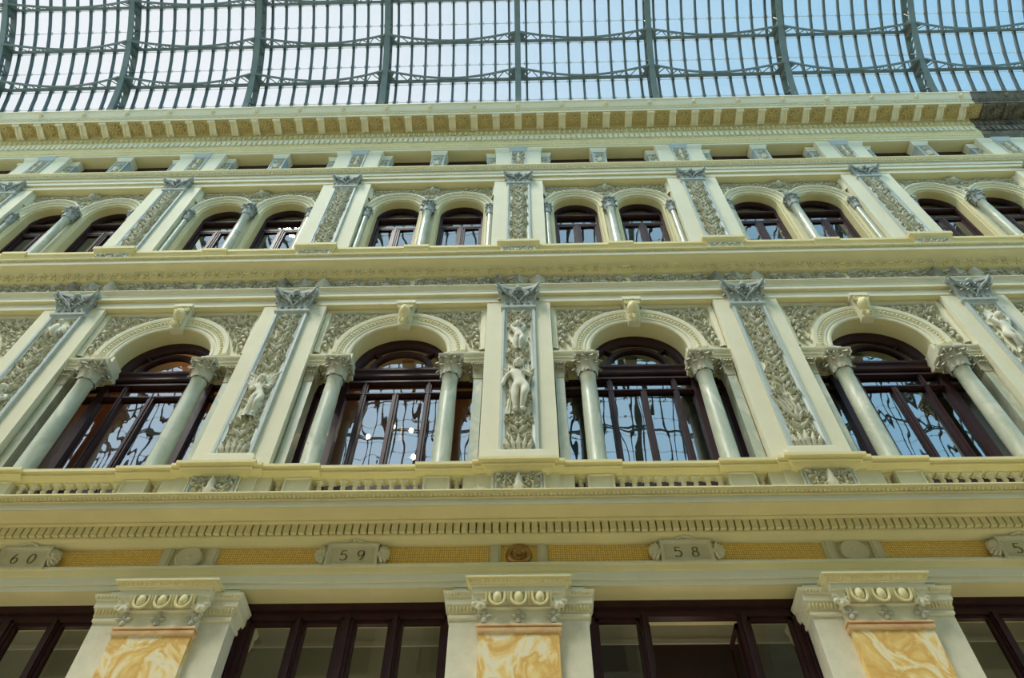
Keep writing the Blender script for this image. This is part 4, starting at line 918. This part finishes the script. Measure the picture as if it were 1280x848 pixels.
def shop_window(open_):
    def fn(t):
        P0, P1 = -.50, -.38
        m = MB()
        for sx in (-1, 1):
            m.box(min(sx*1.30, sx*1.44), max(sx*1.30, sx*1.44), P0, P1, 0, 8.25); m.box(min(sx*1.38, sx*1.44), max(sx*1.38, sx*1.44), P0, P1+.06, 0, 8.25); m.box(min(sx*1.41, sx*1.44), max(sx*1.41, sx*1.44), P0, P1+.1, 0, 8.25)
        m.box(-1.44, 1.44, P0, P1, 8.02, 8.26); m.box(-1.44, 1.44, P0, P1+.05, 8.14, 8.26); m.build('window_frame', M['wood'], t)
        for x, w_ in ((-.65, .055), (0, .085), (.65, .055)):
            if open_ and x == 0: continue
            m = MB(); m.box(x-w_, x+w_, P0, P1, 0, 8.05); m.box(x-w_*.5, x+w_*.5, P0, P1+.03, 0, 8.05); m.build('mullion', M['wood'], t)
        for x0, x1 in ((-1.3, -.7), (-.6, -.08), (.08, .6), (.7, 1.3)):
            if open_ and abs(x0+x1) < .9: continue
            m = MB()
            for a, b in ((x0, x0+.05), (x1-.05, x1)): m.box(a, b, P0+.02, P1-.03, .1, 8.03)
            m.box(x0, x1, P0+.02, P1-.03, 7.97, 8.03); m.build('casement_frame', M['wood'], t)
            m = MB(); m.add([(x0+.04, -.45, .1), (x1-.04, -.45, .1), (x1-.04, -.45, 7.98), (x0+.04, -.45, 7.98)], [(0, 1, 2, 3)]); m.build('pane', M['shoppane'], t, smooth=0)
        if open_:                                           # the two middle casements stand folded inward
            for sx in (-1, 1):
                m = MB(); x = sx*.585
                m.box(x-.02, x+.02, -1.08, -1.02, .1, 8.0); m.box(x-.02, x+.02, -.58, -.51, .1, 8.0); m.box(x-.02, x+.02, -1.08, -.51, 7.93, 8.0); m.build('open_casement', M['wood'], t)
    return fn
for b in bays(2):
    n = NUM[b]
    if b == .5: t = thing('shop_window', f'oxblood shop window under plaque {n} with its middle casements open', 'window', (b*S, 0, 0), 'shop windows'); shop_window(True)(t)
    else: put('shop_window', shop_window(False), b, (b*S, 0, 0), f'closed four-light oxblood shop window under plaque {n}', 'window', 'shop windows')
# frieze: mosaic panels, medallions, plaques
def mosaic_panel(t):
    m = MB(); m.box(-.945, .945, -.06, -.025, 8.56, 8.95); m.build('tesserae_panel', M['mosaic'], t)
    m = MB(); frame(m, -.955, .955, 8.555, 8.965, .012, -.05, -.015); m.build('border', M['ochre'], t)
k = 0
for i in range(-2, 3):
    for sx in (-1, 1):
        b = i+sx*.5
        if abs(b) > 1.6: continue
        put('mosaic_panel', mosaic_panel, b, (i*S+sx*1.35, 0, 0), f'gold mosaic strip in the frieze, {SIDE[-sx]} of plaque {NUM[b]}', 'mosaic', 'gold mosaic strips')
def medallion(gilt):
    def fn(t):
        m = MB(); m.box(-.25, .25, -.06, -.025, 8.56, 8.96); m.build('field', M['mosaic'] if gilt else M['plaque'], t)
        for sx in (-1, 1):
            m = MB(); m.box(min(sx*.25, sx*.40), max(sx*.25, sx*.40), -.06, .005, 8.55, 8.97); m.box(min(sx*.285, sx*.365), max(sx*.285, sx*.365), -.06, .018, 8.55, 8.97); m.build('block', M['plaque'], t)
        if gilt:
            m = MB(); m.lathe([(.0, .085), (.03, .08), (.035, .04), (.07, .05), (.085, .07), (.10, .045), (.12, .065), (.15, .07), (.175, .04), (.185, .0)], 0, 0, 32, fr=lambda a, z: 1+.03*sin(16*a))
        else:
            m = MB(); m.lathe([(.0, .075), (.03, .07), (.04, .055), (.12, .05), (.165, .06), (.185, .045), (.19, .0)], 0, 0, 36)
        m.v = [(x, -z-.0+.025, 8.76-y) for x, y, z in m.v]; m.build('disc', M['gilt'] if gilt else M['plaque'], t)
    return fn
t = thing('medallion', 'gilded bronze rosette in the frieze over the middle onyx pilaster', 'medallion', (0, 0, 0)); medallion(True)(t)
put('stone_medallion', medallion(False), -1, (-S, 0, 0), 'plain round stone medallion between plaques sixty and fifty-nine', 'medallion', 'plain medallions')
put('stone_medallion', medallion(False), 1, (S, 0, 0), 'plain round stone medallion between plaques fifty-eight and fifty-seven', 'medallion', 'plain medallions')
def arc(cx, cy, rx, ry, a0, a1, n=16): return [(cx+rx*cos(R(a0+(a1-a0)*i/n)), cy+ry*sin(R(a0+(a1-a0)*i/n))) for i in range(n+1)]
GL = {'5': [[(.80, .95), (.28, .95), (.20, .55)], [(.20, .55)]+arc(.46, .32, .36, .30, 115, -140)], '9': [arc(.5, .68, .30, .27, 0, 360, 24), [(.80, .68)]+arc(.36, .62, .44, .58, 0, -80)], '8': [arc(.5, .73, .24, .22, 0, 360, 24), arc(.5, .27, .31, .26, 0, 360, 24)],
      '6': [arc(.5, .32, .30, .27, 0, 360, 24), [(.20, .32)]+arc(.64, .38, .44, .58, 180, 100)], '0': [arc(.5, .5, .33, .46, 0, 360, 28)], '7': [[(.18, .78), (.20, .93), (.82, .93), (.50, .45), (.40, .05)]]}
def plaque(txt):
    def fn(t):
        m = MB(); m.box(-.36, .36, -.03, .05, 8.55, 8.93); frame(m, -.36, .36, 8.55, 8.93, .06, .02, .085); m.build('tablet', M['plaque'], t)
        m = MB(); vs = [(-.16, 8.93), (-.10, 8.95), (-.05, 9.0), (0, 9.03), (.05, 9.0), (.10, 8.95), (.16, 8.93)]
        m.add([(x, .075, z) for x, z in vs]+[(x, -.03, z) for x, z in vs], [tuple(range(7)), tuple(range(7, 14))[::-1]]+[(i, i+7, (i+1) % 7+7, (i+1) % 7) for i in range(7)])
        for sg in (-1, 1): m.tube([(0, .09, 8.99), (sg*.06, .09, 8.965), (sg*.13, .085, 8.935)], [.014, .018, .01], 6)
        m.ell((0, .085, 8.985), (.03, .03, .035), 8, 6); m.build('crest', M['plaque'], t)
        for sg in (-1, 1):
            r = Rel(.03)
            for k in range(7): r.leaf(sg*.38, 8.74, (0 if sg > 0 else pi)+(k-3)*.42, .135, .075, .065, 1, 7)
            r.ell((sg*.385, .05, 8.74), (.045, .05, .06), 8, 6)
            q = MB(); q.box(min(sg*.35, sg*.46), max(sg*.35, sg*.46), -.03, .034, 8.59, 8.89); r.v += q.v; o = len(r.v)-len(q.v); r.f += [tuple(i+o for i in f) for f in q.f]; r.mi += q.mi
            r.build('scallop_ornament', M['plaque'], t)
        h, w_ = .17, .135; x0 = -(len(txt)*w_+(len(txt)-1)*.10)/2
        for ch in txt:
            m = MB()
            for st in GL[ch]:
                pts = [(x0+u*w_, v*h+8.655) for u, v in st]; n = len(pts); vs = []
                for i, (a, c) in enumerate(pts):
                    q0, q1 = pts[max(0, i-1)], pts[min(n-1, i+1)]; tx, tz = q1[0]-q0[0], q1[1]-q0[1]; L = math.hypot(tx, tz) or 1
                    wd = .0035+.0075*abs(tz/L); nx, nz = -tz/L*wd, tx/L*wd
                    vs += [(a+nx, .056, c+nz), (a-nx, .056, c-nz), (a+nx, .049, c+nz), (a-nx, .049, c-nz)]
                m.add(vs, [f for i in range(n-1) for f in ((4*i, 4*i+1, 4*i+5, 4*i+4), (4*i, 4*i+4, 4*i+6, 4*i+2), (4*i+1, 4*i+3, 4*i+7, 4*i+5))])
            m.build('numeral', M['numeral'], t, smooth=0); x0 += w_+.10
    return fn
for b, tx in ((-1.5, '60'), (-.5, '59'), (.5, '58'), (1.5, '57')):
    t = thing('number_plaque', f'grey stone plaque numbered {NUM[b]} with shell ends in the mosaic frieze', 'plaque', (b*S, 0, 0), 'number plaques'); plaque(tx)(t)
# ------------------------------------------------------------------ glass roof: half-round vault, centre at p = 7.65, springing at 25.3
VC, VZ = 7.65, 25.3
def V(r, th, x=0.): return (x, VC-r*cos(th), VZ+r*sin(th))
def band(mb, r0, r1, x0, x1, t0, t1, n=48):
    vs = []
    for i in range(n+1):
        th = t0+(t1-t0)*i/n
        vs += [V(r0, th, x0), V(r0, th, x1), V(r1, th, x1), V(r1, th, x0)]
    mb.add(vs, [(4*i+j, 4*i+(j+1) % 4, 4*i+4+(j+1) % 4, 4*i+4+j) for i in range(n) for j in range(4)]+[(0, 1, 2, 3), (4*n+3, 4*n+2, 4*n+1, 4*n)])
TH = [R(28.4), R(39.7), R(51.0), R(62.3)]; TH = TH+[pi-q for q in TH]
T0, T1 = R(5), R(175)
def rib(t):
    m = MB(); band(m, 7.94, 7.99, -.10, .10, T0, T1); m.build('inner_chord', M['iron'], t)
    m = MB(); band(m, 8.42, 8.47, -.10, .10, T0, T1); m.build('outer_chord', M['iron'], t)
    m = MB(); n = 60
    for x in (-.055, .055):
        for i in range(n):
            a, c = T0+(T1-T0)*i/n, T0+(T1-T0)*(i+1)/n
            r0, r1 = (7.98, 8.43) if i % 2 else (8.43, 7.98)
            m.tube([V(r0, a, x), V(r1, c, x)], .026, 4)
    m.build('lattice', M['iron'], t)
    for q in TH: m = MB(); band(m, 7.97, 8.44, -.085, .085, q-.035, q+.035, 2); m.build('gusset_plate', M['iron'], t)
    for a in (R(6), pi-R(6)):
        m = MB(); c = V(8.2, a); m.box(-.28, .28, c[1]-.34, c[1]+.34, c[2]-.18, c[2]-.10); m.taper(-.26, .26, -.10, .10, c[1]-.30, c[1]+.30, c[1]+.24, c[2]-.10, c[2]+.25); m.build('foot_shoe', M['iron'], t)
for i in range(-5, 6): put('roof_rib', rib, i, (i*S, 0, 0), f'curved lattice iron roof rib, {ORD[i+5]} from the left', 'roof rib', 'iron roof ribs')
def purlin(th):
    def fn(t):
        hw = S/2-.09
        m = MB(); d = .05/8.4; vs = []
        for x in (-hw, hw): vs += [V(8.36, th-d*.5, x), V(8.36, th+d*.5, x), V(8.48, th+d*.5, x), V(8.48, th-d*.5, x)]
        m.add(vs, [(0, 1, 5, 4), (1, 2, 6, 5), (2, 3, 7, 6), (3, 0, 4, 7), (0, 3, 2, 1), (4, 5, 6, 7)]); m.build('straight_chord', M['iron'], t)
        def ri(x): q = abs(x)/hw; return 8.30-.40*q**1.8
        m = MB(); n = 24; vs = []
        for i in range(n+1):
            x = -hw+2*hw*i/n; r_ = ri(x); e = .035/8.
            vs += [V(r_-.02, th-e, x), V(r_-.02, th+e, x), V(r_+.02, th+e, x), V(r_+.02, th-e, x)]
        m.add(vs, [(4*i+j, 4*i+(j+1) % 4, 4*i+4+(j+1) % 4, 4*i+4+j) for i in range(n) for j in range(4)]+[(0, 1, 2, 3), (4*n+3, 4*n+2, 4*n+1, 4*n)])
        m.build('arched_chord', M['iron'], t)
        m = MB()
        for sx in (-1, 1):
            m = MB(); xs = [hw-.10-.30*k*(1-.06*k) for k in range(7)]
            for k in range(6):
                a, c = (xs[k], xs[k+1])
                if k % 2 == 0: P, Q = (8.38, a), (ri(c), c)
                else: P, Q = (ri(a), a), (8.38, c)
                m.tube([V(P[0], th, sx*P[1]), V(Q[0], th, sx*Q[1])], .018, 4)
            m.build('lattice', M['iron'], t)
        m = MB()
        for sx in (-1, 1):
            m = MB(); pts = [(8.40, hw), (8.40, hw-.42), (8.33, hw-.20), (8.17, hw-.13), (8.02, hw-.22), (ri(hw-.42)-.0, hw-.42), (ri(hw), hw)]
            e = .012/8; vs = [V(r_, th-e, sx*x) for r_, x in pts]+[V(r_, th+e, sx*x) for r_, x in pts]; k = len(pts)
            m.add(vs, [tuple(range(k)), tuple(range(k, 2*k))[::-1]]+[(i, (i+1) % k, (i+1) % k+k, i+k) for i in range(k)]); m.build('gusset_plate', M['iron'], t)
    return fn
ROW = ['lowest', 'second', 'third', 'fourth']
for j, th in enumerate(TH):
    for k, b in enumerate(bays(5)):
        lab = (f'arched iron purlin truss, {ROW[j]} row above the facade, {ORD[k]} roof bay from the left' if j < 4 else f'arched iron purlin truss, {ROW[j-4]} row of the far roof slope, {ORD[k]} bay from the left')
        put(f'purlin_truss_{j}', purlin(th), b, (b*S, 0, 0), lab, 'roof truss', 'arched purlin trusses')
for o in bpy.data.objects:
    if o.name.startswith('purlin_truss_'): o.name = 'purlin_truss'
def skylight(t):
    m = MB(); hw = S/2; rows = []
    edges = [T0]; th = R(28.4)-R(11.3)*2
    while th < T1:
        if th > T0: edges.append(th)
        th += R(11.3)/2
    edges.append(T1)
    for a, c in zip(edges[:-1], edges[1:]):
        vs = []; n = 3
        for i in range(n+1):
            q = a+(c-a)*i/n; vs += [V(8.60-.012*i/n, q, -hw), V(8.60-.012*i/n, q, hw)]
        m.add(vs, [(2*i, 2*i+1, 2*i+3, 2*i+2) for i in range(n)])
    m.build('glass_pane', M['roofpane'], t, smooth=0)
    ba = MB(); band(ba, 8.49, 8.585, -.038, .038, T0, T1); o = None
    for k in range(-4, 5):
        if o is None: o = ba.build('glazing_bar', M['barm'], t); c = o
        else: c = o.copy(); C.objects.link(c)
        c.location.x = k*S*.1085
    m = MB()
    for e in edges[1:-1]:
        band(m, 8.575, 8.59, -hw, hw, e-.0009, e+.0009, 1)
        for k in range(-4, 5):
            for sg in (-1, 1): band(m, 8.55, 8.59, k*S*.1085+sg*.075-.012, k*S*.1085+sg*.075+.012, e-.006, e+.006, 1)
    m.build('lap_joint_strip', M['lap'], t, smooth=0)
for k, b in enumerate(bays(5)):
    put('skylight', skylight, b, (b*S, 0, 0), f'bay of barred roof glass between two iron ribs, {ORD[k]} from the left', 'skylight', 'glass roof bays')
# ------------------------------------------------------------------ light
W = bpy.data.worlds.new('sky'); bpy.context.scene.world = W; W.use_nodes = True; nt = W.node_tree; nt.nodes.clear()
L = nt.links.new
tc = N(nt, 'ShaderNodeTexCoord'); sp = N(nt, 'ShaderNodeSeparateXYZ'); L(tc.outputs['Generated'], sp.inputs[0])
def mrange(src, a, b, c, d):
    n = N(nt, 'ShaderNodeMapRange', clamp=True, interpolation_type='SMOOTHSTEP'); n.inputs[1].default_value = a; n.inputs[2].default_value = b; n.inputs[3].default_value = c; n.inputs[4].default_value = d
    L(src, n.inputs[0]); return n.outputs[0]
whiten = mrange(sp.outputs[0], -.45, .5, 1., 0.)
cl = N(nt, 'ShaderNodeTexNoise', Scale=2.2, Detail=5., Roughness=.55); L(tc.outputs['Generated'], cl.inputs['Vector'])
ad = N(nt, 'ShaderNodeMath', operation='ADD'); L(whiten, ad.inputs[0])
cm = N(nt, 'ShaderNodeMath', operation='MULTIPLY_ADD'); cm.inputs[1].default_value = .7; cm.inputs[2].default_value = -.35; L(cl.outputs[0], cm.inputs[0]); L(cm.outputs[0], ad.inputs[1])
ad.use_clamp = True
bk = mrange(sp.outputs[1], .1, -.5, 1., .38); bw = N(nt, 'ShaderNodeMath', operation='MULTIPLY'); L(ad.outputs[0], bw.inputs[0]); L(bk, bw.inputs[1])
mx = N(nt, 'ShaderNodeMixRGB'); mx.inputs[1].default_value = (.37, .69, .93, 1); mx.inputs[2].default_value = (1.02, 1.05, 1.07, 1); L(bw.outputs[0], mx.inputs[0])
gain = mrange(sp.outputs[1], .22, -.75, .8, 2.3)
sc = N(nt, 'ShaderNodeVectorMath', operation='SCALE'); L(mx.outputs[0], sc.inputs[0]); L(gain, sc.inputs['Scale'])
bg = N(nt, 'ShaderNodeBackground', Strength=1.0); L(sc.outputs[0], bg.inputs[0]); ow = N(nt, 'ShaderNodeOutputWorld'); L(bg.outputs[0], ow.inputs[0])
def light(kind, name, loc, energy, color, **k):
    d = bpy.data.lights.new(name, kind); d.energy = energy; d.color = color
    for a, v in k.items(): setattr(d, a, v)
    o = bpy.data.objects.new(name, d); C.objects.link(o); o.location = (loc[0], -loc[1], loc[2]); return o
s_ = light('SUN', 'hazy_sun', (0, 10, 40), 4.6, (1., .95, .84), angle=R(14))
s_.rotation_euler = Vector((.30, .36, -1.)).to_track_quat('-Z', 'Y').to_euler()
light('POINT', 'room_light_warm', (-1.5*S, -1.6, 14.95), 22, (1., .60, .28), shadow_soft_size=.3)
light('POINT', 'room_light_chandelier', (-.5*S-.1, -1.9, 13.6), 9, (1., .66, .34), shadow_soft_size=.2)
for b in bays(2): light('POINT', 'shop_fill', (b*S, -1.4, 7.0), 11, (1., .86, .62), shadow_soft_size=.3)  # added fill without fixtures, brightens the otherwise dim shop interiors
# ------------------------------------------------------------------ camera
f_px = 980.; pt, yw, rl = R(54.65), R(-1.88), R(.62)
fw = Vector((sin(yw)*cos(pt), cos(yw)*cos(pt), sin(pt))); ri_ = Vector((cos(yw), -sin(yw), 0)); up = ri_.cross(fw)
r2 = ri_*cos(rl)+up*sin(rl); u2 = -ri_*sin(rl)+up*cos(rl)
cd = bpy.data.cameras.new('camera'); cam = bpy.data.objects.new('camera', cd); C.objects.link(cam)
mw = Matrix((r2, u2, -fw)).transposed().to_4x4(); mw.translation = Vector((.0344*S, -1.8907*S, 1.65)); cam.matrix_world = mw
cd.sensor_width = 36; cd.lens = f_px*36/1280; cd.clip_start = .1; cd.clip_end = 300
bpy.context.scene.camera = cam
vs = bpy.context.scene.view_settings; vs.view_transform = 'Standard'; vs.look = 'None'; vs.exposure = .13; vs.gamma = 1; vs.use_curve_mapping = False
bpy.context.scene.cycles.max_bounces = 8; bpy.context.scene.cycles.transparent_max_bounces = 12
